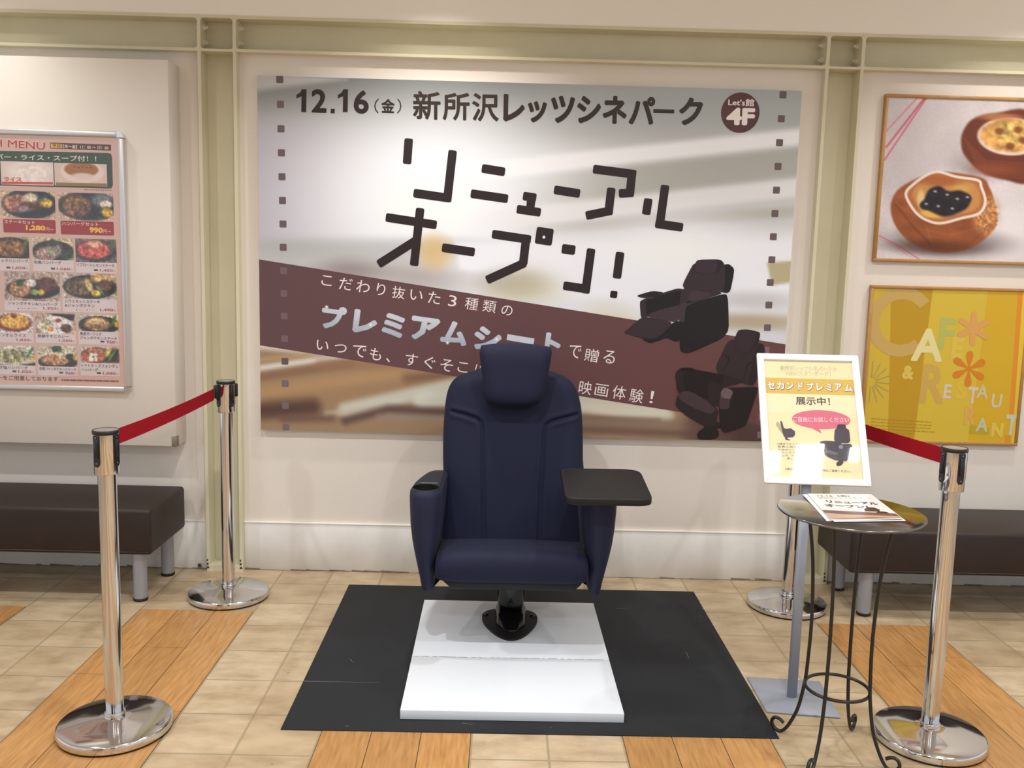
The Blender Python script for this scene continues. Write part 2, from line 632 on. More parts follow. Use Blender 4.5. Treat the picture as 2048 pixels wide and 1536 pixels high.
# ------------------------------------------------------------------ printed sheets
_tc = bpy.data.curves.new('lettering_source', 'FONT')
_to = bpy.data.objects.new('lettering_source', _tc)
COL.objects.link(_to)
_cache = {}
def glyphs(sx, bold=0.0, res=2, space=1.0):
    key = (sx, bold, res, space)
    if key not in _cache:
        _tc.body = sx
        _tc.resolution_u = res
        _tc.offset = bold
        _tc.space_character = space
        _tc.fill_mode = 'FRONT'
        dg = bpy.context.evaluated_depsgraph_get()
        ev = _to.evaluated_get(dg)
        me = ev.to_mesh()
        V = np.array([v.co[:2] for v in me.vertices]) if len(me.vertices) else np.zeros((1, 2))
        Fc = [tuple(p.vertices) for p in me.polygons]
        ev.to_mesh_clear()
        _cache[key] = (V, Fc)
    return _cache[key]

class Sheet:
    """a flat printed sheet: origin O, in-plane axes ex / ez, facing n; colours are inks"""
    def __init__(s, O, ex, ez, n, dl=0.0002):
        s.O, s.ex, s.ez, s.n = [np.array(q, float) for q in (O, ex, ez, n)]
        s.dl = dl
        s.mb = MB()

    def pt(s, u, v):
        d = ray(u, v)
        t = ((s.O - CAM_P) @ s.n) / (d @ s.n)
        P = CAM_P + d * t - s.O
        return np.array([P @ s.ex, P @ s.ez])

    def w(s, ab, L):
        return s.O + s.ex * ab[0] + s.ez * ab[1] + s.n * (s.dl * L)

    def lpoly(s, pts, col, L):
        c = lin(col) if isinstance(col, (str, tuple)) and (isinstance(col, str) or max(col) > 1) else col
        s.pj = (getattr(s, 'pj', 0) + 1) % 9
        L = L + .1 * s.pj
        s.mb.add([s.w(p, L) for p in pts], [tuple(range(len(pts)))], 0, False, c)

    def poly(s, px, col, L):
        s.lpoly([s.pt(*p) for p in px], col, L)

    def rrect(s, a, b, r, col, L, n=4):
        """axis aligned rounded rectangle, local corners a (low) b (high)"""
        x0, z0, x1, z1 = a[0], a[1], b[0], b[1]
        P = []
        for cx, cz, a0 in ((x1 - r, z1 - r, 0), (x0 + r, z1 - r, 90), (x0 + r, z0 + r, 180), (x1 - r, z0 + r, 270)):
            for k in range(n + 1):
                t = math.radians(a0 + 90 * k / n)
                P.append((cx + r * math.cos(t), cz + r * math.sin(t)))
        s.lpoly(P, col, L)

    def pxrect(s, u0, v0, u1, v1, col, L, r=0.0):
        a, b, c, d = s.pt(u0, v0), s.pt(u1, v0), s.pt(u0, v1), s.pt(u1, v1)
        x0, x1 = (a[0] + c[0]) / 2, (b[0] + d[0]) / 2
        z1, z0 = (a[1] + b[1]) / 2, (c[1] + d[1]) / 2
        if r:
            s.rrect((x0, z0), (x1, z1), r, col, L)
        else:
            s.lpoly([(x0, z0), (x1, z0), (x1, z1), (x0, z1)], col, L)

    def ell(s, c, rx, rz, col, L, n=28, rot=0):
        s.lpoly([(c[0] + rx * math.cos(t) * math.cos(rot) - rz * math.sin(t) * math.sin(rot),
                  c[1] + rx * math.cos(t) * math.sin(rot) + rz * math.sin(t) * math.cos(rot)) for t in
                 [2 * PI * k / n for k in range(n)]], col, L)

    def stroke(s, p, q, wd, col, L, r=0.2, e0=0.0, e1=0.0):
        """rounded bar along px p->q, width wd px"""
        A, B = s.pt(*p), s.pt(*q)
        s.jit = (getattr(s, 'jit', 0) + 1) % 7
        L = L + .13 * s.jit
        sc = np.linalg.norm(s.pt(p[0] + 1, p[1]) - A)
        W = wd * sc / 2
        d = (B - A) / np.linalg.norm(B - A)
        A = A - d * e0 * sc
        B = B + d * e1 * sc
        nrm = np.array([-d[1], d[0]])
        R = 2 * W * r
        P = []
        for C0, sx, sy, a0 in ((B, -1, -1, 0), (A, 1, -1, 90), (A, 1, 1, 180), (B, -1, 1, 270)):
            c = C0 + d * (sx * R) + nrm * (-sy * (W - R))
            for k in range(4):
                t = math.radians(a0 + 30 * k)
                P.append(c + d * (R * math.cos(t)) + nrm * (R * math.sin(t)))
        s.lpoly(P, col, L)

    def text(s, body, p0, p1, hpx, col, L, bold=0.0, shear=0.0, res=2, space=1.0, col2=None):
        """baseline from px p0 to px p1, ink fitted to that length; hpx = ink height in px"""
        if bold:
            em = glyphs(body, 0.0, res, space)[0]
            L_px = math.hypot(p1[0] - p0[0], p1[1] - p0[1])
            W_em = em[:, 0].max() - em[:, 0].min() + 2 * bold
            H_em = em[:, 1].max() - em[:, 1].min() + 2 * bold
            fx, fy = bold / W_em * L_px, bold / H_em * hpx
            ux, uy = (p1[0] - p0[0]) / L_px, (p1[1] - p0[1]) / L_px
            a0, b0 = (p0[0] + ux * fx, p0[1] + uy * fx - fy), (p1[0] - ux * fx, p1[1] - uy * fx - fy)
            for k in range(13):
                dx, dy = (0, 0) if k == 12 else (math.cos(k * PI / 6), math.sin(k * PI / 6))
                o = (ux * fx * dx - uy * fy * dy, uy * fx * dx + ux * fy * dy)
                s.text(body, (a0[0] + o[0], a0[1] + o[1]), (b0[0] + o[0], b0[1] + o[1]), hpx - 2 * fy, col, L + .07 * k, 0.0, shear, res, space, col2)
            return
        V, Fc = glyphs(body, 0.0, res, space)
        if not Fc:
            return
        A, B = s.pt(*p0), s.pt(*p1)
        sc = np.linalg.norm(s.pt(p0[0], p0[1] - 1) - A)
        mn, mxx = V.min(0), V.max(0)
        W = np.linalg.norm(B - A)
        d = (B - A) / W
        nrm = np.array([-d[1], d[0]])
        fx = W / (mxx[0] - mn[0])
        H = hpx * sc
        fz = H / (mxx[1] - mn[1])
        out, cols = [], []
        c1 = np.array(lin(col))
        c2 = np.array(lin(col2)) if col2 else c1
        for x, y in V:
            yy = (y - mn[1]) * fz
            xx = (x - mn[0]) * fx + shear * yy
            out.append(s.w(A + d * xx + nrm * yy, L))
            t = yy / H
            cols.append(tuple(c1 * (1 - t) + c2 * t))
        s.mb.add(out, Fc, 0, False, cols)

    def canvas(s, u0, v0, u1, v1, step, paint, L, quad=None, lean=(0, 0)):
        """a picture printed as a fine mesh of inks; region in px, corners mapped to the sheet rectangle"""
        nx, ny = max(2, int((u1 - u0) / step) + 1), max(2, int((v1 - v0) / step) + 1)
        U, Vv = np.meshgrid(np.linspace(u0, u1, nx), np.linspace(v0, v1, ny))
        C = Canvas(U + lean[0] + lean[1] * (Vv - v0), Vv)
        paint(C)
        if quad is None:
            a, b, c, d = s.pt(u0, v0), s.pt(u1, v0), s.pt(u1, v1), s.pt(u0, v1)
            x0, x1, z1, z0 = (a[0] + d[0]) / 2, (b[0] + c[0]) / 2, (a[1] + b[1]) / 2, (c[1] + d[1]) / 2
            quad = ((x0, z1), (x1, z1), (x1, z0), (x0, z0))
        q = [np.array(k) for k in quad]
        V, cols = [], []
        rgb = C.rgb()
        for j in range(ny):
            for i in range(nx):
                a, b = i / (nx - 1), j / (ny - 1)
                P = (q[0] * (1 - a) + q[1] * a) * (1 - b) + (q[3] * (1 - a) + q[2] * a) * b
                V.append(s.w(P, L))
                cols.append(tuple(rgb[j, i]))
        Fc = [(j * nx + i, j * nx + i + 1, (j + 1) * nx + i + 1, (j + 1) * nx + i) for j in range(ny - 1) for i in range(nx - 1)]
        s.mb.add(V, Fc, 0, True, cols)

    def build(s, name, material, parent):
        return s.mb.build(name, material, parent, ink=True, fix=False)

def sstep(x):
    x = np.clip(x, 0, 1)
    return x * x * (3 - 2 * x)

class Canvas:
    """brushes for printed pictures (sRGB 0-255 while painting)"""
    def __init__(s, U, V):
        s.U, s.V = U, V
        s.A = np.zeros(U.shape + (3,)) + 200.0
        s.rng = np.random.RandomState(3)

    def fill(s, c):
        s.A[:] = c

    def mixin(s, m, c):
        c = np.array(c, float)
        s.A = s.A * (1 - m[..., None]) + c * m[..., None]

    def blob(s, cx, cy, rx, ry, c, soft=0.3, a=1.0, rot=0.0):
        dx, dy = s.U - cx, s.V - cy
        cr, sr = math.cos(rot), math.sin(rot)
        d = np.sqrt(((dx * cr + dy * sr) / rx) ** 2 + ((-dx * sr + dy * cr) / ry) ** 2)
        s.mixin(a * sstep((1 + soft - d) / (2 * soft)), c)

    def ring(s, cx, cy, rx, ry, wd, c, soft=0.05, a=1.0, wob=None):
        dx, dy = s.U - cx, s.V - cy
        d = np.sqrt((dx / rx) ** 2 + (dy / ry) ** 2)
        if wob is not None:
            d = d + wob(np.arctan2(dy / ry, dx / rx))
        s.mixin(a * sstep((wd + soft - np.abs(d - 1)) / (2 * soft)), c)

    def sd(s, pts):
        d = np.full(s.U.shape, 1e9)
        ins = np.zeros(s.U.shape, bool)
        n = len(pts)
        for i in range(n):
            (x0, y0), (x1, y1) = pts[i], pts[(i + 1) % n]
            ex, ey = x1 - x0, y1 - y0
            t = np.clip(((s.U - x0) * ex + (s.V - y0) * ey) / (ex * ex + ey * ey + 1e-9), 0, 1)
            d = np.minimum(d, np.hypot(s.U - x0 - t * ex, s.V - y0 - t * ey))
            if y0 != y1:
                cond = ((y0 > s.V) != (y1 > s.V)) & (s.U < (x1 - x0) * (s.V - y0) / (y1 - y0) + x0)
                ins ^= cond
        return np.where(ins, -d, d)

    def spoly(s, pts, c, soft=1.5, a=1.0):
        out = []
        n = len(pts)
        for i in range(n):
            p0, p1, p2, p3 = [np.array(pts[(i + k) % n], float) for k in (-1, 0, 1, 2)]
            for k in range(5):
                t = k / 5
                out.append(tuple(.5 * (2 * p1 + (p2 - p0) * t + (2 * p0 - 5 * p1 + 4 * p2 - p3) * t * t + (3 * p1 - p0 - 3 * p2 + p3) * t ** 3)))
        s.poly(out, c, soft, a)
        return out

    def poly(s, pts, c, soft=1.5, a=1.0):
        s.mixin(a * sstep((soft - s.sd(pts)) / (2 * soft)), c)

    def line(s, pts, wd, c, soft=1.0, a=1.0):
        d = np.full(s.U.shape, 1e9)
        for (x0, y0), (x1, y1) in zip(pts[:-1], pts[1:]):
            ex, ey = x1 - x0, y1 - y0
            t = np.clip(((s.U - x0) * ex + (s.V - y0) * ey) / (ex * ex + ey * ey + 1e-9), 0, 1)
            d = np.minimum(d, np.hypot(s.U - x0 - t * ex, s.V - y0 - t * ey))
        s.mixin(a * sstep((wd / 2 + soft - d) / (2 * soft)), c)

    def noise(s, cell, seed=0, stretch=(1, 1)):
        rs = np.random.RandomState(seed)
        T = rs.rand(64, 64)
        x, y = s.U / cell / stretch[0], s.V / cell / stretch[1]
        xi, yi = np.floor(x).astype(int), np.floor(y).astype(int)
        fx, fy = sstep(x - xi), sstep(y - yi)
        g = lambda i, j: T[i % 64, j % 64]
        return (g(xi, yi) * (1 - fx) + g(xi + 1, yi) * fx) * (1 - fy) + (g(xi, yi + 1) * (1 - fx) + g(xi + 1, yi + 1) * fx) * fy

    def mottle(s, m, cell, amt, seed=0):
        n = (s.noise(cell, seed) - .5) + .5 * (s.noise(cell / 2.1, seed + 1) - .5)
        s.A = s.A * (1 + amt * n * m)[..., None]

    def mask(s, cx, cy, rx, ry, soft=0.2):
        d = np.sqrt(((s.U - cx) / rx) ** 2 + ((s.V - cy) / ry) ** 2)
        return sstep((1 + soft - d) / (2 * soft))

    def rgb(s):
        a = np.clip(s.A, 0, 255) / 255
        return np.where(a <= .04045, a / 12.92, ((a + .055) / 1.055) ** 2.4)

M_PRINT = print_mat('poster_print', 0.42, 0.35)
M_GLOSSPRINT = print_mat('glossy_print', 0.28, 0.5)
M_FOAM = mat('foam_board_edge', (0.78, 0.76, 0.72), 0.7)

# ------------------------------------------------------------------ the big cinema poster on the wall
YP = 0.008
pa, pb, pcn = at_y(512, 150, YP), at_y(1609.5, 181, YP), at_y(524, 861, YP)
PX0, PX1, PZ0, PZ1 = pa[0], 1.2835, 0.650, 2.162
PX0 = (pa[0] + pcn[0]) / 2
POSTER = thing('movie_poster', 'large grey and brown cinema poster with slanted black lettering and pictured seats', 'poster', (PX0, YP, PZ0))
b = MB()
b.box(PX0, PX1, YP, YW - .0005, PZ0, PZ1)
b.build('board', M_FOAM, POSTER)

def vert_sheet(y):
    return Sheet((0, y, 0), (1, 0, 0), (0, 0, 1), (0, -1, 0))

def poster_bg(C):
    U, V = C.U, C.V
    C.fill((214, 212, 206))
    # broad horizontal sheen bands of the blurred foyer photograph
    def band(v0, v1, c, a, slope=-0.115, soft=14, u0=400, u1=1700, us=120):
        vv = V - slope * (U - 1060)
        m = sstep((vv - v0 + soft) / (2 * soft)) * sstep((v1 + soft - vv) / (2 * soft))
        m = m * sstep((U - u0 + us) / (2 * us)) * sstep((u1 + us - U) / (2 * us))
        C.mixin(a * m, c)
    C.mixin(sstep((330 - V - 0.03 * (U - 500)) / 220) * .95, (134, 134, 130))
    C.mixin(sstep((U - 950) / 300) * sstep((300 - V) / 140) * .7, (196, 200, 196))
    C.poly([(500, 140), (690, 152), (500, 182)], (206, 202, 194), 9, .9)
    C.mixin(sstep((790 - U) / 260) * sstep((V - 200) / 80) * sstep((560 - V) / 120) * .85, (196, 190, 194))
    C.blob(860, 400, 230, 150, (252, 250, 250), 0.9, .95)
    C.blob(1000, 330, 220, 40, (240, 240, 236), 0.8, .6, -0.12)
    # bright and grey diagonal streaks to the right
    band(300, 336, (250, 247, 243), .95, -0.135, 9, 900, 1800, 120)
    band(338, 400, (184, 181, 170), .75, -0.135, 12, 1180, 1800, 180)
    band(402, 440, (240, 236, 230), .85, -0.135, 8, 1000, 1800, 120)
    band(440, 462, (196, 190, 178), .7, -0.10, 8, 1150, 1800, 160)
    band(465, 640, (246, 243, 242), .9, -0.05, 30, 1000, 1800, 150)
    C.blob(1370, 470, 130, 60, (252, 250, 248), .9, .8)
    band(470, 505, (178, 178, 172), .55, -0.02, 16, 480, 960, 100)
    band(508, 560, (196, 192, 186), .7, 0.02, 14, 480, 880, 100)
    C.blob(700, 545, 60, 22, (150, 134, 132), .9, .6)
    C.blob(830, 560, 90, 26, (176, 164, 158), .9, .6)
    C.blob(872, 500, 34, 34, (226, 194, 140), .7, .8)
    C.poly([(915, 478), (1040, 478), (1050, 545), (925, 535)], (246, 244, 244), 8, .8)
    C.blob(1035, 560, 60, 24, (168, 160, 150), .8, .6)
    C.blob(1060, 575, 70, 40, (206, 196, 160), .9, .6)
    C.blob(1230, 635, 45, 30, (224, 200, 140), .9, .7)
    C.blob(1190, 610, 110, 20, (228, 226, 222), .8, .7)
    C.poly([(1560, 505), (1640, 495), (1640, 540), (1572, 552)], (190, 176, 136), 4, .85)
    C.blob(1540, 585, 90, 18, (200, 196, 190), .8, .7)
    C.blob(1530, 630, 110, 16, (188, 170, 140), .8, .8)
    C.blob(1540, 665, 110, 14, (224, 222, 222), .8, .8)
    C.A = 222 + (C.A - 222) * 1.22
    C.A = C.A * np.array((.975, 1.0, 1.045))
    # the wooden floor of the picture, lower left
    m = sstep((V - 700) / 12)
    C.mixin(m, (158, 132, 104))
    def streak(pts, wd, c, a, soft):
        C.line(pts, wd, c, soft, a)
    streak([(500, 702), (760, 720)], 26, (222, 214, 208), .9, 8)
    streak([(500, 740), (700, 712)], 8, (190, 160, 120), .8, 6)
    streak([(500, 758), (760, 712)], 12, (224, 218, 210), .95, 6)
    streak([(500, 778), (700, 742)], 16, (138, 104, 84), .9, 9)
    streak([(500, 812), (900, 742)], 30, (178, 144, 106), .95, 14)
    streak([(640, 745), (900, 735)], 22, (154, 116, 90), .7, 14)
    streak([(520, 838), (900, 770)], 24, (162, 130, 98), .8, 14)
    streak([(820, 770), (960, 752)], 18, (120, 86, 70), .8, 14)
    streak([(690, 842), (930, 780)], 30, (206, 206, 194), .95, 10)
    streak([(850, 818), (940, 808)], 36, (214, 216, 204), .9, 10)
    streak([(650, 852), (760, 836)], 10, (196, 184, 170), .8, 7)
    streak([(690, 866), (780, 838), (900, 842)], 18, (92, 72, 70), .85, 9)
    streak([(760, 856), (900, 856)], 12, (150, 138, 128), .7, 8)
    streak([(505, 850), (620, 838)], 36, (84, 60, 58), .9, 16)
    streak([(560, 866), (660, 862)], 16, (110, 84, 76), .8, 10)
    # lower right
    streak([(1150, 800), (1360, 840)], 44, (206, 202, 184), .95, 10)
    streak([(1150, 822), (1360, 836)], 22, (212, 208, 192), .9, 8)
    streak([(1140, 858), (1420, 860)], 28, (138, 116, 100), .9, 9)
    streak([(1140, 872), (1420, 878)], 16, (112, 86, 76), .85, 8)
    streak([(1140, 846), (1350, 848)], 8, (124, 100, 88), .7, 7)
    C.mixin(sstep((U - 1380) / 60) * sstep((V - 800) / 20), (98, 72, 68))
    C.mixin(sstep((U - 1480) / 50) * sstep((V - 840) / 20) * .6, (70, 48, 50))

S = vert_sheet(YP)
z_of = lambda v: None
S.canvas(512, 150, 1609, 890, 4.5, lambda C: poster_bg(C), 0.6,
         quad=((PX0, PZ1), (PX1, PZ1), (PX1, PZ0), (PX0, PZ0)))

# brown slanted ribbon
RB = S
tl, tr, blr, brr = RB.pt(520, 519), RB.pt(1573, 689), RB.pt(522, 691), RB.pt(1366, 825)
def line_at(p, q, x):
    return p[1] + (q[1] - p[1]) * (x - p[0]) / (q[0] - p[0])
for k in range(24):
    x0 = PX0 + (PX1 - PX0) * k / 24
    x1 = PX0 + (PX1 - PX0) * (k + 1) / 24
    c0 = tuple(np.array(lin((98, 72, 76))) * (1 - k / 24) + np.array(lin((104, 66, 66))) * (k / 24))
    RB.mb.add([RB.w((x0, line_at(blr, brr, x0)), 2), RB.w((x1, line_at(blr, brr, x1)), 2), RB.w((x1, line_at(tl, tr, x1)), 2), RB.w((x0, line_at(tl, tr, x0)), 2)],
              [(0, 1, 2, 3)], 0, False, c0)

# film perforations
PF = S
def perfs(pts):
    for i, (u, v, c) in enumerate(pts):
        p = PF.pt(u, v)
        h = 0.0148
        PF.rrect((p[0] - h, p[1] - h), (p[0] + h, p[1] + h), 0.004, c, 3)
DK, RBN, LT = '6b5c5e', '746066', '75687a'
lp = [(559.5, 159), (561, 208.5), (562, 257.5), (563, 305.5), (564, 353.5), (565, 401), (566, 448), (566.5, 494.5)]
perfs([(u, v, DK) for u, v in lp])
perfs([(567.5, 541.5, RBN), (568, 587, RBN), (568.5, 632, RBN), (569.3, 677.5, RBN)])
perfs([(570, 722.5, '64585e'), (570.5, 767, '756a76'), (571, 811, '74686e'), (571.8, 854.5, '76686c')])
perfs([(1566, 189.5, DK), (1562.5, 237.5, DK), (1559, 285.5, DK), (1556, 333, DK), (1552.8, 380.3, DK), (1549.8, 427, DK), (1546.6, 473.5, DK),
       (1543.6, 519.5, DK), (1540.4, 565, DK), (1537.6, 610, DK), (1534.8, 655.3, DK)])
perfs([(1532, 700, '7c6668'), (1529, 745, '7c6668'), (1526, 790, '7c6668'), (1523.5, 834, '7c6668'), (1521, 870, '7c6668')])

# lettering
T = S
INK = '2e2324'
for u_ in (592.5, 675.5):
    T.poly([(u_ + 11.5, 178.5), (u_ + 20.5, 178.7), (u_ + 20.0, 224.3), (u_ + 10.2, 224), (u_ + 10.8, 192.5), (u_ + .3, 197), (u_ + .3, 190), (u_ + 8.0, 185)], INK, 4)
T.text('2', (623, 225), (653, 226), 47, INK, 4, 0.03, res=6)
T.stroke((661.5, 222), (669.5, 222.3), 8.5, INK, 4, .05)
T.text('6', (707.5, 227.3), (737.5, 228), 47, INK, 4, 0.03, res=6)
T.text('（', (748, 226), (757, 226.5), 29, INK, 4, 0.0)
T.text('金', (762.5, 225.5), (789, 226.5), 28, INK, 4, 0.03)
T.text('）', (794, 226.8), (802.5, 227.2), 29, INK, 4, 0.0)
INK2 = '33291f'
for ch, u0, u1, v, h in [('新', 826, 881, 239, 57), ('所', 885.5, 939, 240.5, 55.5), ('沢', 944, 997.5, 242.3, 56), ('レ', 1006, 1049, 243, 55), ('ッ', 1055, 1093, 245, 43),
                         ('ツ', 1101, 1149, 246, 55), ('シ', 1153.5, 1201, 246.5, 55), ('ネ', 1204.5, 1253, 247.5, 56), ('パ', 1257, 1309, 249, 56),
                         ('ー', 1306.5, 1348.5, 225.5, 7), ('ク', 1357, 1404.5, 250.5, 56)]:
    if ch == 'ー':
        T.stroke((u0, v - 3.5), (u1, v - 2.5), 7.5, INK2, 4, .05)
    else:
        T.text(ch, (u0, v), (u1, v + .9), h, INK2, 4, 0.022 if ch in '新所沢' else 0.042, res=4)
# round 4F badge
c = T.pt(1480.5, 225.5)
rr = np.linalg.norm(T.pt(1519, 226) - T.pt(1442, 225)) / 2
T.ell(c, rr, rr * 1.02, '5a3638', 3, 48)
T.text("Let's館", (1456, 211.5), (1508, 213), 15, 'f0e6e2', 4, 0.022)
T.text('4F', (1452, 250), (1509, 251), 35, 'f6eeea', 4, 0.05, res=4)

BIG = '2c2225'
W17 = 17.2
def bigs(lst):
    for p, q, e0, e1 in lst:
        T.stroke(p, q, W17, BIG, 4, .22, e0, e1)
bigs([((817.7, 277), (814, 328), 0, 0),
      ((905.6, 300.5), (894, 404), 0, 0), ((827, 386), (899, 396.3), 0, 0),
      ((963.5, 336.5), (1010, 344), 0, 0), ((941.5, 387), (1016, 397.8), 0, 0),
      ((1108, 379.3), (1160, 387.3), 0, 0),
      ((1186, 338), (1272.5, 349), 0, 0), ((1264.5, 341), (1259, 394), 0, 0), ((1237.5, 387), (1266, 385.5), 0, 0),
      ((1222.8, 375.5), (1216.5, 430), 0, 0), ((1171.5, 431.5), (1221, 421.5), 0, 0),
      ((1297, 397), (1292, 429.5), 0, 0), ((1330.5, 370), (1318.5, 456), 0, 0), ((1310.5, 447), (1366, 455), 0, 0),
      ((771.5, 434.5), (873.5, 450), 0, 0), ((840.6, 416), (828, 531.5), 0, 0), ((756.5, 529), (835, 479), 0, 0),
      ((884, 495), (949.5, 504.5), 0, 0),
      ((984, 468), (1062, 479.5), 0, 0), ((1053, 470), (1046, 530), 0, 0), ((973, 560.5), (1051, 525), 0, 0),
      ((1182.5, 497), (1170.5, 587), 0, 0), ((1126.5, 571), (1178, 578.5), 0, 0),
      ((1240.5, 504), (1233.5, 557), 0, 0)])
# small yu: two bars joined by a stub, ring of pu, dot of n and of the exclamation mark
T.stroke((1046, 391.8), (1072.5, 395.8), 17, BIG, 4, .2)
T.stroke((1063.8, 388), (1059.5, 425), 17, BIG, 4, .1)
T.stroke((1033.5, 418), (1081.5, 425), 17, BIG, 4, .2)
T.stroke((1071.6, 470), (1105.5, 475), 33.5, BIG, 4, .12)
cc = T.pt(1087.8, 474.3)
T.ell(cc, .0062, .0066, 'e9e8e9', 5, 20)
T.stroke((1123.5, 497.3), (1150.5, 500.5), 19, BIG, 4, .2)
T.stroke((1220.5, 588), (1234.5, 589.6), 14, '241c1c', 4, .2)
WHT = 'ece2e0'
def spaced(body, pts, h, col, bold=0.0, L=4, col2=None, slope=0.153):
    """single characters at given px left/right/baseline"""
    for ch, (u0, u1, v) in zip(body, pts):
        T.text(ch, (u0, v), (u1, v + slope * (u1 - u0)), h if not isinstance(h, dict) else h.get(ch, h['']), col, L, bold, 0.0, 3, 1.0, col2)
L1 = [(642, 663, 569.5), (677, 703, 578), (711.5, 738, 583), (752, 769, 589.5), (783, 808.5, 595), (819, 844, 598.5), (855, 879, 605.5), (895.5, 911.5, 611.5),
      (928.5, 954.5, 617.5), (964, 990.5, 622.5), (1001.5, 1023.5, 629)]
H1 = {'': 24, 'こ': 20, '3': 22, 'い': 20, 'の': 20, 'り': 24}
spaced('こだわり抜いた3種類の', L1, H1, WHT)
SV, SV2 = 'a9b3c4', 'cdd3de'
L2 = [(640.5, 690, 655), (704, 752, 664), (762, 806, 671), (819, 876, 677), (879.5, 932.5, 686), (945, 1000, 697), (1012, 1066, 679), (1087, 1119, 706)]
for ch, (u0, u1, v) in zip('プレミアムシート', L2):
    if ch == 'ー':
        T.stroke((1014, 674), (1068, 683), 12, SV2, 4, .05)
    else:
        T.text(ch, (u0, v), (u1, v + .14 * (u1 - u0)), 47 if ch != 'ト' else 42, SV, 4, 0.055, 0.0, 2, 1.0, SV2)
L3 = [(1136, 1160, 714), (1167.5, 1195, 721.5), (1205, 1228, 725)]
spaced('で贈る', L3, {'': 26}, WHT)
L4 = [(632, 656, 698.5), (668, 692, 703.5), (704, 731, 712), (738.5, 761, 718.5), (771, 779.5, 723.5), (809, 833.5, 729.5), (847, 869, 735.5), (879, 904, 740.5), (914, 935, 743), (948, 968, 752), (985, 1010, 756)]
spaced('いつでも、すぐそこに、', L4, {'': 24, 'い': 19, 'つ': 17, '、': 8, 'こ': 20}, WHT)
L5 = [(1156, 1181, 787), (1188, 1214, 790.5), (1223, 1249.5, 796.5), (1257, 1284, 803), (1298, 1305, 805.5)]
spaced('映画体験！', L5, {'': 27, '画': 24, '！': 24}, WHT)
for (u, v) in ((653.5, 614), (741.5, 650), (895, 685.5), (993.5, 678.5)):
    c0 = T.pt(u, v)
    star = []
    for k in range(16):
        r = (.0115, .003)[k % 2]
        star.append((c0[0] + r * math.cos(k * PI / 8), c0[1] + r * math.sin(k * PI / 8)))
    T.lpoly(star, 'fbfbf8', 6)

# the two pictured seats
def chaikin(pts, n=2, q=.16):
    for _ in range(n):
        out = []
        for (x0, y0), (x1, y1) in zip(pts, pts[1:] + pts[:1]):
            out += [(x0 + q * (x1 - x0), y0 + q * (y1 - y0)), (x1 - q * (x1 - x0), y1 - q * (y1 - y0))]
        pts = out
    return pts

def picture_recliner(sh, f, L):
    a = lambda pts: [f(x, y) for x, y in chaikin(pts)]
    D0, D1, D2, D3 = '1d1a1e', '2a2125', '372b30', '42343a'
    sh.poly(a([(360, 700), (345, 745), (360, 945), (410, 960), (620, 830), (900, 780), (960, 545), (870, 535), (690, 590)]), D2, L)
    sh.poly(a([(430, 700), (540, 665), (960, 545), (930, 760), (640, 830), (430, 935)]), D0, L + 1)
    sh.poly(a([(900, 1275), (910, 1420), (1030, 1450), (1590, 1195), (1580, 700), (1550, 600), (1110, 730), (985, 790), (930, 950)]), D0, L + 1)
    sh.poly(a([(560, 1290), (720, 1225), (830, 1280), (905, 1275), (950, 1000), (850, 990), (640, 1130)]), D0, L)
    sh.poly(a([(920, 590), (970, 520), (1560, 590), (1110, 730), (1000, 780), (640, 830), (900, 770)]), D2, L + 2)
    sh.poly(a([(1010, 680), (1060, 562), (1300, 590), (1370, 625), (1090, 725)]), D3, L + 3)
    sh.poly(a([(445, 935), (480, 890), (640, 830), (900, 770), (980, 780), (880, 985), (840, 1010)]), D3, L + 3)
    sh.poly(a([(880, 985), (900, 760), (990, 720), (1110, 730), (985, 790), (965, 1020)]), D3, L + 4)
    sh.poly(a([(975, 735), (1040, 710), (1090, 715), (1020, 745)]), '151215', L + 5)
    sh.poly(a([(130, 1165), (135, 1140), (360, 945), (440, 935), (840, 1010), (545, 1260)]), D2, L + 4)
    sh.poly(a([(130, 1165), (545, 1260), (840, 1010), (850, 1030), (560, 1290), (480, 1300), (395, 1260), (390, 1235)]), D0, L + 3)
    sh.poly(a([(315, 630), (520, 570), (690, 590), (560, 680), (320, 655)]), D1, L + 5)
    sh.poly(a([(320, 655), (400, 655), (545, 665), (540, 685), (470, 680)]), D3, L + 6)
    sh.poly(a([(940, 485), (1080, 210), (1120, 185), (1580, 200), (1665, 260), (1650, 380), (1610, 570), (1560, 605), (1440, 575), (970, 545)]), D2, L + 4)
    sh.poly(a([(1530, 200), (1590, 195), (1665, 260), (1610, 570), (1560, 605), (1500, 575), (1540, 470)]), D0, L + 5)
    sh.poly(a([(1100, 310), (1110, 200), (1150, 135), (1470, 130), (1530, 195), (1430, 325), (1240, 335)]), D1, L + 6)
    sh.poly(a([(1110, 300), (1120, 195), (1155, 145), (1435, 145), (1400, 320), (1250, 328)]), '3b2e34', L + 7)

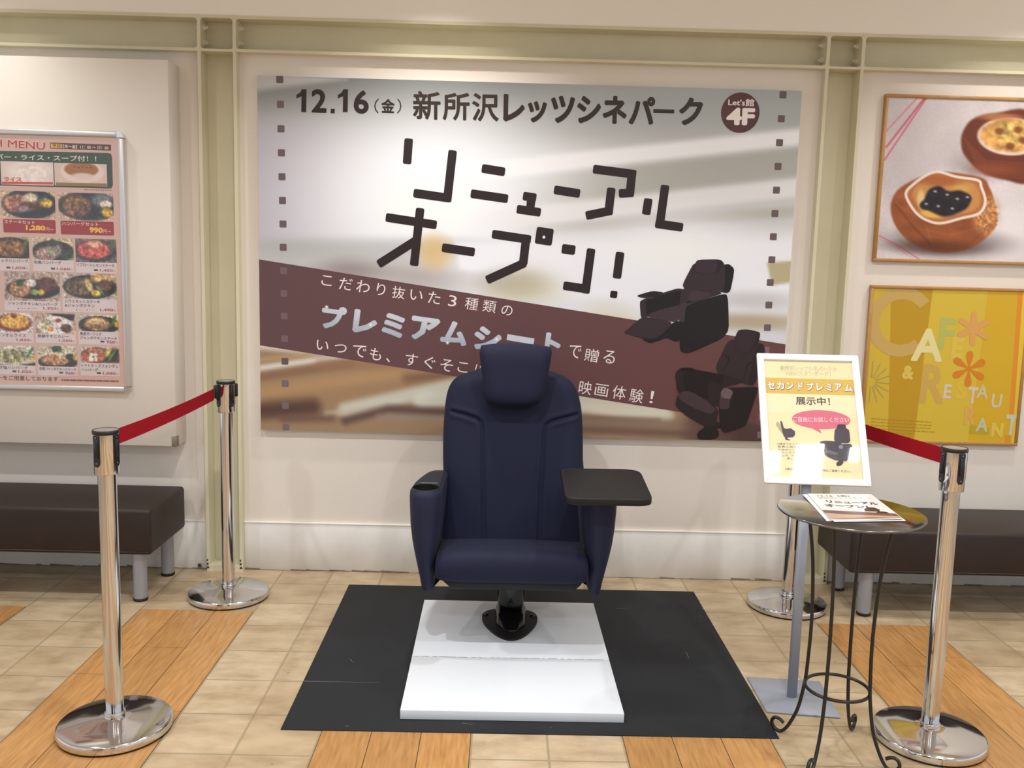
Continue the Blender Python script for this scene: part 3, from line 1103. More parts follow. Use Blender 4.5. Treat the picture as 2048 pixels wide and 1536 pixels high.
def picture_swivel(sh, f, L):
    a = lambda pts: [f(x, y) for x, y in chaikin(pts)]
    D0, D1, D2, D3, D4 = '1f191b', '281f22', '32262a', '42333a', '6a5a5c'
    sh.poly(a([(410, 1400), (430, 1360), (520, 1300), (640, 1290), (690, 1370), (680, 1440), (560, 1470), (430, 1465)]), D0, L)
    sh.poly(a([(510, 1230), (700, 1240), (720, 1320), (500, 1340)]), D0, L + 1)
    sh.poly(a([(620, 600), (800, 210), (885, 180), (1190, 220), (1275, 270), (1270, 420), (1140, 780), (1040, 760)]), D2, L)
    sh.poly(a([(1175, 220), (1270, 250), (1275, 420), (1140, 780), (1050, 740)]), D1, L + 1)
    sh.poly(a([(870, 290), (905, 130), (940, 60), (1060, 55), (1210, 90), (1215, 130), (1195, 220), (1100, 350), (1010, 360)]), D1, L + 2)
    sh.poly(a([(880, 290), (930, 80), (950, 65), (1170, 85), (1150, 200), (1090, 340), (1000, 350)]), '34252b', L + 3)
    sh.poly(a([(735, 360), (815, 405), (830, 430), (740, 600), (735, 595), (815, 432)]), D0, L + 3)
    sh.poly(a([(1000, 690), (1050, 480), (1170, 468), (1170, 476), (1060, 490), (1010, 690)]), D0, L + 3)
    sh.poly(a([(130, 640), (150, 590), (210, 545), (330, 545), (400, 575), (800, 640), (1045, 720), (700, 810), (560, 980), (160, 880)]), D1, L + 4)
    sh.poly(a([(235, 640), (290, 590), (420, 575), (800, 645), (560, 980), (240, 850)]), '1c1618', L + 5)
    sh.poly(a([(195, 560), (215, 545), (330, 545), (385, 567), (300, 580), (215, 580)]), '120f10', L + 6)
    sh.poly(a([(540, 830), (570, 700), (740, 780), (700, 1050), (560, 1000)]), D1, L + 6)
    sh.poly(a([(130, 1030), (160, 900), (210, 845), (330, 845), (500, 950), (690, 1075), (640, 1300), (500, 1290), (270, 1160)]), D1, L + 6)
    sh.poly(a([(165, 895), (215, 848), (330, 848), (500, 945), (660, 1080), (580, 1140), (400, 1080), (190, 960)]), D3, L + 7)
    sh.poly(a([(690, 1080), (700, 870), (730, 800), (880, 800), (1185, 790), (1180, 850), (1040, 1270), (980, 1310), (770, 1380), (720, 1345), (700, 1230)]), D0, L + 8)
    sh.poly(a([(700, 870), (740, 800), (800, 800), (880, 850), (830, 960), (820, 1070), (690, 1080)]), D3, L + 9)
    sh.poly(a([(712, 860), (745, 805), (800, 805), (868, 850), (830, 950), (720, 925)]), D4, L + 10)

picture_recliner(T, lambda x, y: (1230 + x / 6.981, 500 + y / 6.981), 6)
picture_swivel(T, lambda x, y: (1330 + x / 6.4, 650 + y / 6.4), 16)
S.build('printed_sheet', M_PRINT, POSTER)

# ------------------------------------------------------------------ left display board with the lunch menu frame
YB = -0.090
bx = at_y(354.6, 893, YB)[0]
bx = (bx + at_y(333, 120, YB)[0]) / 2
BOARD = thing('display_board', 'thick plain white display board projecting from the wall above the left bench', 'board', (bx - .6, YB, .59))
b = MB()
b.box(-2.75, bx, YB, YW - .001, 0.586, 2.195, 0, .0015, 1)
b.build('board_body', M_PANEL, BOARD)
b = MB()
p = at_y(349, 884, YB)
b.box(p[0] - .0125, bx + .0012, YB - .0012, YB + .03, .5845, .631, 0, .0015, 1)
b.build('corner_tape', mat('grey_tape', '8e8578', .7, noise=.6, nscale=90, col2='5f584e'), BOARD)

YM = YB - 0.028
mtl, mtr, mbr, mbl = at_y(0, 256, YM), at_y(245, 263, YM), at_y(262, 785, YM), at_y(0, 781, YM)
MX1 = (mtr[0] + mbr[0]) / 2 - .001
MZ1, MZ0 = (mtl[2] + mtr[2]) / 2, (mbl[2] + mbr[2]) / 2
MX0 = -2.42
MENU = thing('menu_frame', 'silver snap frame holding the pink lunch menu of steak dishes on the white board', 'menu', (MX1 - .3, YM, MZ0))
M_ALU = mat('brushed_aluminium', (0.66, 0.65, 0.66), 0.38, metal=0.75)
M_CAPC = mat('chrome_corner', (0.75, 0.75, 0.75), 0.12, metal=1.0)
BW = .025
def frame_bars(parent, x0, x1, z0, z1, yf, yb, bw, m, cap=None, nm='frame_bar'):
    for q in range(4):
        mb = MB()
        c_ = bw if cap else 0
        if q == 0:
            P = [(x0 + c_, z1 - bw), (x1 - c_, z1 - bw), (x1 - c_, z1), (x0 + c_, z1)]
        elif q == 1:
            P = [(x0 + c_, z0), (x1 - c_, z0), (x1 - c_, z0 + bw), (x0 + c_, z0 + bw)]
        elif q == 2:
            P = [(x0, z0 + bw), (x0 + bw, z0 + bw), (x0 + bw, z1 - bw), (x0, z1 - bw)]
        else:
            P = [(x1 - bw, z0 + bw), (x1, z0 + bw), (x1, z1 - bw), (x1 - bw, z1 - bw)]
        a, b_ = P[0], P[2]
        mb.box(a[0], b_[0], yf, yb, a[1], b_[1], 0, bw * .28, 3)
        mb.build(nm, m, parent)
    if cap:
        for sx, sz in ((1, 1), (1, -1)):
            mb = MB()
            cx, cz = (x1 - bw if sx > 0 else x0 + bw), (z1 - bw if sz > 0 else z0 + bw)
            poly = [(cx, cz)] + [(cx + sx * bw * 1.04 * math.cos(t), cz + sz * bw * 1.04 * math.sin(t)) for t in [PI / 2 * k / 8 for k in range(9)]]
            mb.prism(poly, lambda a, b, d: (a, d, b), yf - .001, yb)
            mb.build('corner_cap', cap, parent)
frame_bars(MENU, MX0, MX1, MZ0, MZ1, YM, YB - .0005, BW, M_ALU, M_CAPC)

Sh = vert_sheet(YM + .008)
PINK = 'd9b5aa'
def steps_bg(C):
    C.fill((217, 184, 172))
    C.mixin(sstep((C.V - 450) / 200) * .55, (214, 186, 184))
    C.blob(210, 400, 60, 160, (206, 166, 150), .9, .4)
Sh.lpoly([(MX0 + .01, MZ0 + .01), (MX1 - .015, MZ0 + .01), (MX1 - .015, MZ1 - .015), (MX0 + .01, MZ1 - .015)], PINK, 0)
Sh.text('LUNCH MENU', (-88, 286.5), (90, 300), 16.5, 'f6d8d2', 1.6, 0.035)
Sh.text('LUNCH MENU', (-88, 286.5), (90, 300), 15.0, 'b4332e', 2.2, 0.012)
Sh.poly([(100.5, 285), (222, 289.5), (222, 301.5), (100, 297)], '5a3226', 2)
Sh.poly([(101.8, 286.8), (124, 287.8), (124, 296.5), (101.6, 295.6)], 'e0b04a', 3)
Sh.text('平日', (105, 294.5), (121, 295.2), 7, '4a2c16', 4, .02)
Sh.text('【月～金】11：00 ～ 17：00', (126, 296.4), (217, 299.6), 7.4, 'f0e2da', 4, .02)
# green strip with rice and soup
g = [Sh.pt(-60, 302), Sh.pt(226, 379)]
gt = [Sh.pt(0, 303), Sh.pt(224, 308), Sh.pt(226, 376.5), Sh.pt(0, 370.5)]
Sh.lpoly([(MX0 + .03, gt[0][1]), (gt[1][0] - .016, gt[1][1] + .004), (gt[1][0] - .004, gt[1][1]), (gt[1][0], gt[1][1] - .014), (gt[2][0], gt[2][1] + .012), (gt[2][0] - .006, gt[2][1]), (gt[2][0] - .02, gt[2][1] - .002), (MX0 + .03, gt[3][1])], '33462f', 1)
Sh.text('ドリンクバー・ライス・スープ付！！', (-70, 318), (193, 323.5), 11.5, 'efe6d6', 2, .012)

def dish_rice(C):
    C.fill((226, 206, 200)); C.blob(60, 345, 46, 24, (240, 226, 220), .35); C.mottle(C.mask(65, 348, 40, 20), 5, .12, 5)
def dish_soup(C):
    C.fill((222, 196, 186)); C.blob(165, 344, 44, 22, (236, 216, 208), .1); C.blob(163, 339, 34, 15, (168, 106, 48), .1)
    C.blob(165, 352, 22, 6, (226, 206, 198), .4)
    for k in range(5):
        C.blob(150 + 8 * k, 334 + (k % 2), 2, 1, (70, 50, 30), .6)
Sh.canvas(2, 323.5, 107, 370, 1.6, dish_rice, 2)
Sh.poly([(4, 363.5), (106, 364.5), (106.5, 369), (4, 368)], 'd2442c', 3)
Sh.text('ライス', (8, 363), (44, 364), 9.5, 'd2442c', 3.4, .05)
Sh.text('ライス', (8, 363), (44, 364), 8.5, 'f6ddd2', 4, .0)
Sh.canvas(109, 327, 214, 372, 1.6, dish_soup, 2)
Sh.poly([(112, 365), (214, 367), (214.5, 373), (112, 371.5)], '9a7040', 3)
Sh.text('スープ', (116, 364.5), (153, 366), 9, 'f0e4cc', 4, .0)

def base_dish(C, c, tab, plate, rx, ry, cx=None, cy=None, plate_in=None):
    C.fill(tab)
    u, v = c
    C.blob(cx or u, cy or v, rx, ry, plate, .07)
    C.blob(cx or u, (cy or v) - 1, rx * .9, ry * .86, plate_in or tuple(x * .75 for x in plate), .08)
def veg(C, x, y, s=1.0):
    C.blob(x, y - 3 * s, 8 * s, 3 * s, (70, 96, 60), .4, .9, -.6)
    C.blob(x + 6 * s, y + 1 * s, 8 * s, 6 * s, (224, 172, 52), .3); C.mottle(C.mask(x + 6 * s, y + s, 8 * s, 6 * s), 3, .5, 9)
def meat(C, x, y, rx, ry, c, seed=1, amt=.6):
    C.blob(x, y, rx, ry, c, .22); C.mottle(C.mask(x, y, rx, ry), 5, amt, seed)

def dish_steak(C):
    base_dish(C, (56, 410), (206, 178, 150), (48, 44, 52), 56, 30, 60, 408, (38, 36, 48))
    meat(C, 32, 407, 26, 18, (176, 120, 98), 2); C.blob(62, 396, 14, 10, (228, 214, 182), .4); veg(C, 84, 404, 1.5)
    meat(C, 60, 412, 22, 9, (110, 70, 56), 4); C.blob(46, 418, 12, 7, (150, 130, 150), .5, .7)
def dish_hamb(C):
    base_dish(C, (170, 410), (206, 180, 156), (70, 66, 66), 62, 30, 176, 412, (44, 42, 50))
    C.blob(205, 400, 20, 14, (120, 126, 136), .4); meat(C, 153, 412, 28, 22, (136, 96, 72), 5, .8); C.blob(212, 408, 12, 8, (236, 214, 190), .3); veg(C, 206, 423, 1.4)
Sh.canvas(2, 382.5, 110.5, 436.5, 1.2, lambda C: (dish_steak(C), C.mottle(np.ones_like(C.U), 4.5, .4, 31), C.mottle(np.ones_like(C.U), 2.0, .35, 17)), 2)
Sh.canvas(117, 386, 227, 441, 1.2, lambda C: (dish_hamb(C), C.mottle(np.ones_like(C.U), 4.5, .4, 31), C.mottle(np.ones_like(C.U), 2.0, .35, 17)), 2)
for (u0, v0, u1, v1, nm, pr_) in [(6, 437.5, 111, 465, 'ステーキセット', '1,280'), (121, 441, 227.5, 469, 'ハンバーグセット', '990')]:
    a, b, c_, d = Sh.pt(u0, v0), Sh.pt(u1, v0 + 3), Sh.pt(u0, v1), Sh.pt(u1, v1 + 2)
    Sh.rrect((a[0], (c_[1] + d[1]) / 2), (b[0], (a[1] + b[1]) / 2), .006, 'a01f20', 2)
    Sh.text(nm, (u0 + 3, v0 + 9.5), (u0 + (64 if pr_ != '990' else 76), v0 + 11.5), 7.5, 'f4e2d6', 3, .01)
    pw0 = u0 + (46 if pr_ != '990' else 58)
    Sh.text(pr_, (pw0, v1 - 3.5), (u0 + 85, v1 - 2.3), 11.5, 'f0c04a', 3, .05)
    Sh.text('円～', (u0 + 86, v1 - 2.5), (u0 + 101.5, v1 - 2), 7.5, 'f0dcc0', 3, .0)

def dish_a(C):
    base_dish(C, (20, 500), (204, 176, 140), (60, 44, 38), 50, 24, 22, 498); meat(C, 20, 496, 32, 18, (140, 96, 58), 11, .9); C.blob(50, 488, 4, 14, (98, 120, 70), .4, .9, .5)
def dish_b(C):
    base_dish(C, (105, 500), (208, 188, 158), (66, 56, 56), 42, 22, 106, 503); meat(C, 92, 508, 22, 14, (160, 130, 126), 12); C.blob(108, 500, 16, 14, (150, 146, 130), .4); C.blob(106, 486, 8, 8, (52, 72, 50), .3); C.blob(136, 508, 14, 10, (60, 66, 56), .5)
def dish_c(C):
    base_dish(C, (192, 500), (122, 104, 104), (64, 58, 60), 44, 22, 192, 502); meat(C, 188, 500, 34, 18, (196, 92, 84), 13, .5); C.blob(190, 488, 14, 7, (222, 168, 140), .5); C.blob(224, 490, 8, 10, (80, 96, 70), .5)
def dish_d(C):
    base_dish(C, (66, 575), (186, 164, 150), (40, 34, 34), 54, 20, 66, 578); meat(C, 40, 578, 22, 16, (176, 126, 92), 14); C.blob(40, 566, 8, 7, (48, 76, 48), .4); C.blob(62, 566, 12, 8, (224, 210, 202), .4); meat(C, 94, 568, 20, 14, (104, 58, 44), 15, .3); C.blob(69, 584, 8, 6, (140, 164, 84), .4); C.blob(82, 584, 7, 6, (222, 178, 60), .4); C.blob(40, 590, 60, 4, (146, 84, 44), .5, .0)
def dish_e(C):
    base_dish(C, (180, 572), (190, 176, 166), (44, 40, 38), 54, 24, 180, 574); meat(C, 158, 575, 26, 18, (112, 88, 70), 16, .8); C.blob(205, 556, 22, 10, (214, 172, 110), .5); meat(C, 210, 570, 14, 11, (110, 72, 50), 17); C.blob(192, 586, 9, 7, (226, 190, 60), .4); C.blob(200, 580, 3, 12, (100, 140, 96), .4, 1, -.7); C.blob(178, 570, 6, 14, (226, 200, 130), .5, 1, -.4)
def dish_f(C):
    base_dish(C, (28, 645), (220, 206, 208), (226, 220, 222), 46, 22, 26, 646); C.blob(28, 645, 35, 18, (136, 52, 30), .08); C.blob(30, 642, 29, 15, (222, 172, 78), .15); C.mottle(C.mask(30, 642, 29, 15), 5, .3, 18); C.blob(28, 632, 6, 4, (150, 52, 30), .4)
def dish_g(C):
    C.fill((196, 164, 146)); C.poly([(100, 627), (150, 628), (148, 640), (120, 640)], (44, 36, 38), 2); C.blob(110, 650, 35, 18, (232, 228, 226), .07); C.blob(94, 644, 10, 6, (170, 160, 130), .5); C.blob(117, 641, 6, 4, (170, 66, 42), .4); C.blob(104, 660, 12, 8, (244, 240, 234), .2); C.blob(101, 659, 6, 5, (236, 150, 50), .3); meat(C, 132, 656, 11, 9, (92, 62, 54), 19, .5); C.blob(88, 654, 6, 6, (228, 208, 140), .4)
def dish_h(C):
    base_dish(C, (198, 645), (204, 198, 180), (60, 56, 52), 42, 18, 198, 650); meat(C, 194, 648, 26, 13, (178, 138, 92), 20, .8); C.blob(190, 642, 12, 6, (224, 190, 128), .5); C.blob(228, 640, 3, 12, (92, 116, 66), .4, 1, .4); C.blob(234, 647, 5, 7, (226, 184, 66), .5)
def dish_i(C):
    base_dish(C, (28, 715), (214, 208, 194), (80, 76, 76), 54, 16, 30, 718, (202, 196, 176)); meat(C, 26, 712, 26, 14, (160, 154, 112), 21, .7); C.blob(60, 704, 3, 14, (86, 120, 80), .4, 1, .6); C.blob(66, 714, 5, 5, (224, 178, 90), .5); C.poly([(44, 730), (70, 724), (70, 732), (40, 732)], (36, 28, 30), 2)
def dish_j(C):
    C.fill((210, 198, 172)); C.blob(115, 724, 40, 14, (50, 38, 40), .1); meat(C, 110, 720, 28, 11, (192, 142, 108), 22, .6); C.blob(114, 698, 10, 8, (50, 84, 62), .3); C.mottle(C.mask(114, 698, 10, 8), 4, .5, 3); C.blob(116, 712, 9, 8, (220, 196, 160), .4); C.blob(110, 716, 5, 6, (186, 110, 50), .5); C.blob(140, 713, 9, 6, (38, 58, 44), .3); C.blob(150, 714, 4, 6, (214, 160, 70), .5)
def dish_k(C):
    C.fill((206, 182, 176)); C.blob(192, 711, 30, 16, (52, 40, 40), .08); C.blob(186, 713, 24, 13, (190, 100, 70), .2); meat(C, 190, 704, 20, 9, (170, 110, 84), 23, .6); C.poly([(180, 706), (194, 708), (195, 722), (177, 723)], (240, 234, 214), 1.5); C.blob(186, 714, 2, 2, (80, 84, 64), .6); C.blob(217, 706, 8, 8, (222, 190, 80), .4); C.poly([(225, 697), (238, 698), (238, 724), (210, 726)], (40, 38, 36), 3, .8); C.blob(224, 710, 2.4, 14, (80, 130, 70), .4, 1, .6)

cards = [
    (-44, 473, 58, 516, 541, dish_a, ['ガーリックハンバーグ'], '1,050', 1, -22),
    (65, 476, 147, 520, 543, dish_b, ['和風ハンバーグ'], '1,060', 1, 68),
    (151, 478, 233, 525, 546, dish_c, ['リブロースレモンステーキ'], '1,450', 1, 154),
    (8, 544, 120, 602, 622, dish_d, ['ジャンボチキン&ハンバーグ'], '1,350', 2, 16),
    (124.5, 547, 233.5, 598, 625, dish_e, ['ハラミカットステーキ', '&ジャンボチキン'], '1,490', 2, 130),
    (-30, 625, 66.5, 665, 685, dish_f, ['チキンオムライス'], '1,030', 0, -14),
    (71, 626.5, 151, 667.5, 686.5, dish_g, ['鉄鍋牛すじカレー'], '1,050', 0, 75.5),
    (157, 629.5, 237, 663, 689, dish_h, ['熟成ガーリック', 'ジャンボチキンステーキ'], '950', 1, 160.5),
    (-30, 691, 70, 730, 748.5, dish_i, ['ねぎ塩ハンバーグ'], '1,020', 1, -10),
    (76, 692, 154.5, 733, 751, dish_j, ['和風ジャンボチキンステーキ'], '960', 1, 79),
    (160.5, 693.5, 239, 726.5, 752, dish_k, ['トマトチーズフォンデュ', 'ハンバーグ'], '1,080', 1, 163),
]
TXW = [57, 123, 229, 115.5, 200, 52, 138, 234, 56, 152.5, 236.5]
for ci, (u0, v0, u1, vm, v1, fn, names, price, mode, tx) in enumerate(cards):
    Sh.pxrect(u0, v0, u1, v1, 'e0d0d2', 2)
    Sh.canvas(u0, v0, u1, vm, 1.2, lambda C, fn=fn: (fn(C), C.mottle(np.ones_like(C.U), 4.0, .45, 31), C.mottle(np.ones_like(C.U), 2.0, .35, 17)), 3)
    n = len(names)
    for k, nm in enumerate(names):
        yb = vm + 7.4 + 8.2 * k
        ue = TXW[ci] if (n == 1 or k == (0 if ci != 7 else 1)) else (190 if ci == 4 else (203 if ci == 7 else 196))
        Sh.text(nm, (tx, yb), (ue, yb + .03 * (ue - tx)), 6.6, '43343a', 4, .012)
    pw1 = u1 - 7
    pl = 26 if len(price) > 3 else 17
    Sh.text(price, (pw1 - pl, v1 - 2.2), (pw1, v1 - 1.6), 5.9, 'a83a40', 4, .02)
    Sh.text('円', (pw1 + .8, v1 - 1.6), (pw1 + 5, v1 - 1.4), 4, 'b07074', 4, 0)
    if mode == 1:
        Sh.pxrect(pw1 - pl - 12, v1 - 7.6, pw1 - pl - 4, v1 - 4, '4c4246', 4)
    if mode == 2:
        for q in range(2):
            Sh.pxrect(u0 + 28 + 21 * q, v1 - 6, u0 + 30 + 21 * q, v1 - 4, '503c40', 4)
            Sh.pxrect(u0 + 33 + 21 * q, v1 - 5.6, u0 + 45 + 21 * q, v1 - 4.7, 'b8a4a8', 4)
Sh.text('セットメニューをご用意しております', (-72, 758), (116.5, 763), 9.5, '5e3228', 3, .012)
Sh.pxrect(123, 759.6, 238, 761.4, 'b0888a', 3)
for k in range(26):
    Sh.pxrect(123 + 4.4 * k, 758.6 + .1 * k, 125.5 + 4.4 * k + 1.2 * (k % 3), 761.6 + .1 * k, '8a5c5c', 4)
for k in range(12):
    Sh.pxrect(168 + 4.7 * k, 378.4 + .1 * k, 171 + 4.7 * k, 380.4 + .1 * k, '8a6860', 3)
Sh.build('printed_menu', M_GLOSSPRINT, MENU)
b = MB()
b.box(MX0 + .012, MX1 - .012, YM + .0045, YM + .0055, MZ0 + .012, MZ1 - .012)
b.build('clear_cover', pane_mat(), MENU)

# ------------------------------------------------------------------ the two framed cafe pictures on the right
YF = 0.018
FX0, FX1 = 1.646, 2.356
M_OAKF = mat('picture_frame_wood', 'b98a50', 0.45, noise=.4, nscale=25, col2='96682f')
def pastry_picture(C):
    C.fill((206, 198, 200))
    C.mottle(np.ones_like(C.U), 60, .10, 4)
    C.mottle(np.ones_like(C.U), 3.2, .05, 8)
    C.blob(2010, 470, 90, 60, (232, 228, 230), .9, .8)
    C.blob(1840, 300, 90, 90, (190, 180, 182), .9, .5)
    # red woven stripes of the cloth
    C.line([(1851, 195), (1774, 296)], 4, (206, 78, 108), 1.3, .85)
    C.line([(1838, 194), (1772, 266)], 2.5, (210, 108, 132), 1.3, .8)
    C.line([(1840, 195), (1771, 300)], 0.1, (206, 78, 108), 1, .0)
    C.line([(1853, 197), (1770, 322)], 3, (200, 84, 112), 1.3, .85)
    C.line([(1758, 477), (1800, 499), (1838, 524)], 2.5, (206, 96, 128), 1.5, .8)
    C.line([(1758, 483), (1792, 500), (1820, 519)], 1.5, (214, 130, 154), 1.3, .7)
    # far pastry
    C.blob(1965, 330, 48, 26, (120, 106, 108), .8, .5)
    C.spoly([(1925, 262), (1945, 235), (1990, 222), (2060, 222), (2060, 352), (2010, 356), (1960, 340), (1930, 310), (1922, 288)], (104, 50, 34), 4)
    for k in range(7):
        C.line([(1928 + 4 * k, 275 + 9 * k), (1970, 318 + 5 * k), (2056, 322 + 5 * k)], 2.5, (146, 78, 46), 2, .45)
    C.blob(1985, 335, 40, 10, (148, 76, 44), .8, .6)
    C.blob(2020, 268, 66, 38, (222, 200, 186), .06)
    C.blob(2020, 266, 60, 33, (206, 150, 86), .1)
    C.mottle(C.mask(2020, 266, 60, 33), 12, .45, 6)
    C.blob(2030, 262, 48, 25, (206, 170, 96), .3, .9); C.mottle(C.mask(2030, 262, 48, 25), 10, .5, 12)
    for (x, y) in ((1997, 258), (2019, 287), (2034, 254), (2044, 275)):
        C.blob(x, y, 9, 7, (112, 60, 30), .5, .85)
    C.blob(2000, 230, 40, 8, (190, 132, 84), .5, .7)
    # near pastry
    C.blob(1900, 488, 110, 26, (88, 76, 80), .6, .65)
    C.spoly([(1783, 405), (1800, 378), (1850, 350), (1880, 342), (1960, 352), (1978, 372), (1988, 400), (1994, 435), (1984, 462), (1950, 492), (1905, 507), (1860, 505), (1815, 485), (1790, 455), (1782, 430)], (150, 82, 44), 3)
    C.mottle(C.mask(1888, 425, 108, 84), 26, .25, 7)
    for k in range(9):
        C.line([(1790 + 7 * k, 412 + 5 * k), (1828 + 4 * k, 462 + 4.2 * k), (1900, 476 + 3.2 * k), (1985 - 7 * k, 448 + 6.5 * k)], 2.4, (112, 56, 30), 2.2, .42)
        C.line([(1793 + 7 * k, 408 + 5 * k), (1832 + 4 * k, 458 + 4.2 * k), (1902, 472 + 3.2 * k), (1982 - 7 * k, 444 + 6.5 * k)], 1.6, (190, 118, 66), 2, .35)
    C.blob(1972, 430, 22, 36, (200, 146, 92), .5, .8, .2); C.mottle(C.mask(1972, 430, 24, 40), 4, .5, 21)
    C.blob(1870, 497, 80, 14, (70, 34, 22), .7, .6)
    ringp = [(1812, 388), (1822, 374), (1850, 352), (1876, 343), (1912, 352), (1955, 358), (1962, 372), (1970, 400), (1958, 425), (1920, 437), (1880, 448), (1852, 442), (1832, 428), (1816, 404)]
    ringp = C.spoly(ringp, (176, 106, 58), 2)
    C.spoly([(1824, 388), (1840, 368), (1870, 356), (1905, 358), (1948, 366), (1960, 398), (1948, 420), (1912, 430), (1880, 440), (1856, 434), (1836, 414)], (196, 140, 78), 4, .9)
    C.blob(1880, 362, 40, 10, (160, 90, 48), .5, .8)
    C.blob(1866, 428, 26, 9, (228, 186, 88), .4, .9)
    C.blob(1842, 400, 8, 18, (226, 196, 140), .5, .9)
    C.blob(1922, 376, 18, 8, (206, 160, 80), .6, .8)
    C.spoly([(1848, 400), (1858, 380), (1878, 372), (1896, 382), (1920, 380), (1940, 392), (1934, 414), (1910, 428), (1886, 434), (1860, 424), (1840, 414)], (34, 28, 34), 4)
    for (x, y) in ((1868, 386), (1892, 392), (1912, 400), (1850, 412), (1874, 416), (1902, 420), (1932, 396)):
        C.blob(x, y, 11, 10, (44, 38, 48), .2, .7)
        C.blob(x + 2, y - 3, 3.4, 2.2, (196, 196, 206), .6, .75)
    C.line(ringp + [ringp[0]], 5.5, (232, 222, 216), 1.3, .95)

def framed(z0, z1, label, name):
    t = thing('framed_picture', label, 'picture', (FX0 + .35, YF, z0), 'framed cafe pictures')
    bw = .0135
    for q, (a, b, c, d) in enumerate(((FX0, FX1, z1 - bw, z1), (FX0, FX1, z0, z0 + bw), (FX0, FX0 + bw, z0 + bw, z1 - bw), (FX1 - bw, FX1, z0 + bw, z1 - bw))):
        m = MB()
        m.box(a, b, YF, YW - .0005, c, d, 0, .0015, 1)
        m.build('frame_bar', M_OAKF, t)
    return t, vert_sheet(YF + .006), bw

t, sh, bw = framed(1.456, 2.162, 'oak framed photograph of two berry pastries on a striped cloth', 'pastry')
a = (FX0 + bw, 2.162 - bw); b2 = (FX1 - bw, 1.456 + bw)
# keep the picture undistorted: px region belonging to the frame opening
sh.canvas(1764, 196, 2078, 524, 1.7, pastry_picture, 0.5, quad=((FX0 + bw - .001, 2.162 - bw + .001), (FX1 - bw + .001, 2.162 - bw + .001), (FX1 - bw + .001, 1.456 + bw - .001), (FX0 + bw - .001, 1.456 + bw - .001)), lean=(15, -.088))
sh.build('printed_photograph', M_PRINT, t)

CZ0, CZ1 = 0.654, 1.3535
t, sh, bw = framed(CZ0, CZ1, 'oak framed yellow CAFE & RESTAURANT print with orange flowers', 'cafe')
x0, x1, z0, z1 = FX0 + bw - .001, FX1 - bw + .001, CZ0 + bw - .001, CZ1 - bw + .001
Z8 = lambda x, y: (1740 + x / 4.656, 570 + y / 4.656)
def clampl(pts):
    return [(min(max(p[0], x0), x1), min(max(p[1], z0), z1)) for p in pts]
def cp(pts, col, L):
    sh.lpoly(clampl([sh.pt(*Z8(*p)) for p in pts]), col, L)
sh.lpoly([(x0, z0), (x1, z0), (x1, z1), (x0, z1)], 'cfb03a', 0)
cp([(200, -20), (590, -20), (500, 680), (400, 1560), (155, 1560), (185, 700)], 'bd941f', 1)
cp([(590, -20), (1105, -20), (1020, 700), (960, 1560), (400, 1560), (500, 700)], 'd3b63c', 1.3)
cp([(1105, -20), (1500, -20), (1380, 1560), (900, 1560), (1020, 700)], 'd2aa24', 1.6)
cp([(1385, 0), (1430, 0), (1340, 1200), (1295, 1200)], 'de8d28', 2)
cp([(1255, 1400), (1308, 1400), (1304, 1500), (1250, 1500)], 'de8d28', 2)
cp([(1430, 0), (1520, 0), (1390, 1560), (1310, 1560), (1340, 1200)], 'e0c238', 2.4)
# big C as an open ring
cen = sh.pt(*Z8(290, 345))
ro = np.linalg.norm(sh.pt(*Z8(290, 20)) - cen)
ri = np.linalg.norm(sh.pt(*Z8(290, 555)) - cen)
arc = [math.radians(38 + (360 - 38 - 48) * k / 40) for k in range(41)]
ringv = [(cen[0] + ro * .97 * math.cos(q), cen[1] + ro * math.sin(q)) for q in arc] + [(cen[0] + ri * .97 * math.cos(q), cen[1] + ri * math.sin(q)) for q in reversed(arc)]
for k in range(40):
    quad = [ringv[k], ringv[k + 1], ringv[81 - k - 1], ringv[81 - k]]
    if min(p[0] for p in quad) < x0 - .2:
        continue
    sh.lpoly(clampl(quad), 'c6a55e', 3)
def ctext(s_, a_, b_, h, col, L, bold=.05):
    sh.text(s_, Z8(*a_), Z8(*b_), h / 4.656, col, L, bold)
ctext('F', (628, 596), (775, 604), 290, 'b4b75e', 4, .03)
ctext('A', (378, 708), (668, 718), 308, 'e2d79a', 5, .03)
ctext('E', (748, 680), (860, 686), 200, 'd9bd4c', 4, .05)
ctext('&', (292, 876), (400, 884), 132, 'd8bc58', 4, .05)
ctext('R', (455, 1098), (680, 1112), 364, 'c9a552', 4, .03)
ctext('E', (678, 1056), (752, 1060), 134, 'd6c6b4', 5, .03)
ctext('S', (782, 1066), (890, 1072), 180, 'd8b93c', 4, .03)
ctext('T', (900, 1105), (995, 1110), 158, 'd6c7a8', 6, .03)
ctext('A', (985, 1054), (1095, 1060), 126, 'cdbf98', 5, .03)
ctext('U', (1122, 1142), (1220, 1148), 130, 'd0c4a0', 5, .03)
ctext('R', (866, 1300), (975, 1308), 172, 'd8a856', 5, .03)
cp([(925, 1310), (1110, 1330), (1100, 1395), (920, 1385)], 'b8a02c', 3)
ctext('A', (980, 1362), (1092, 1368), 128, 'c2c0a0', 5, .03)
ctext('N', (1122, 1412), (1232, 1418), 132, 'dcc050', 5, .05)
ctext('T', (1250, 1396), (1360, 1402), 190, 'c8c8b8', 5, .03)
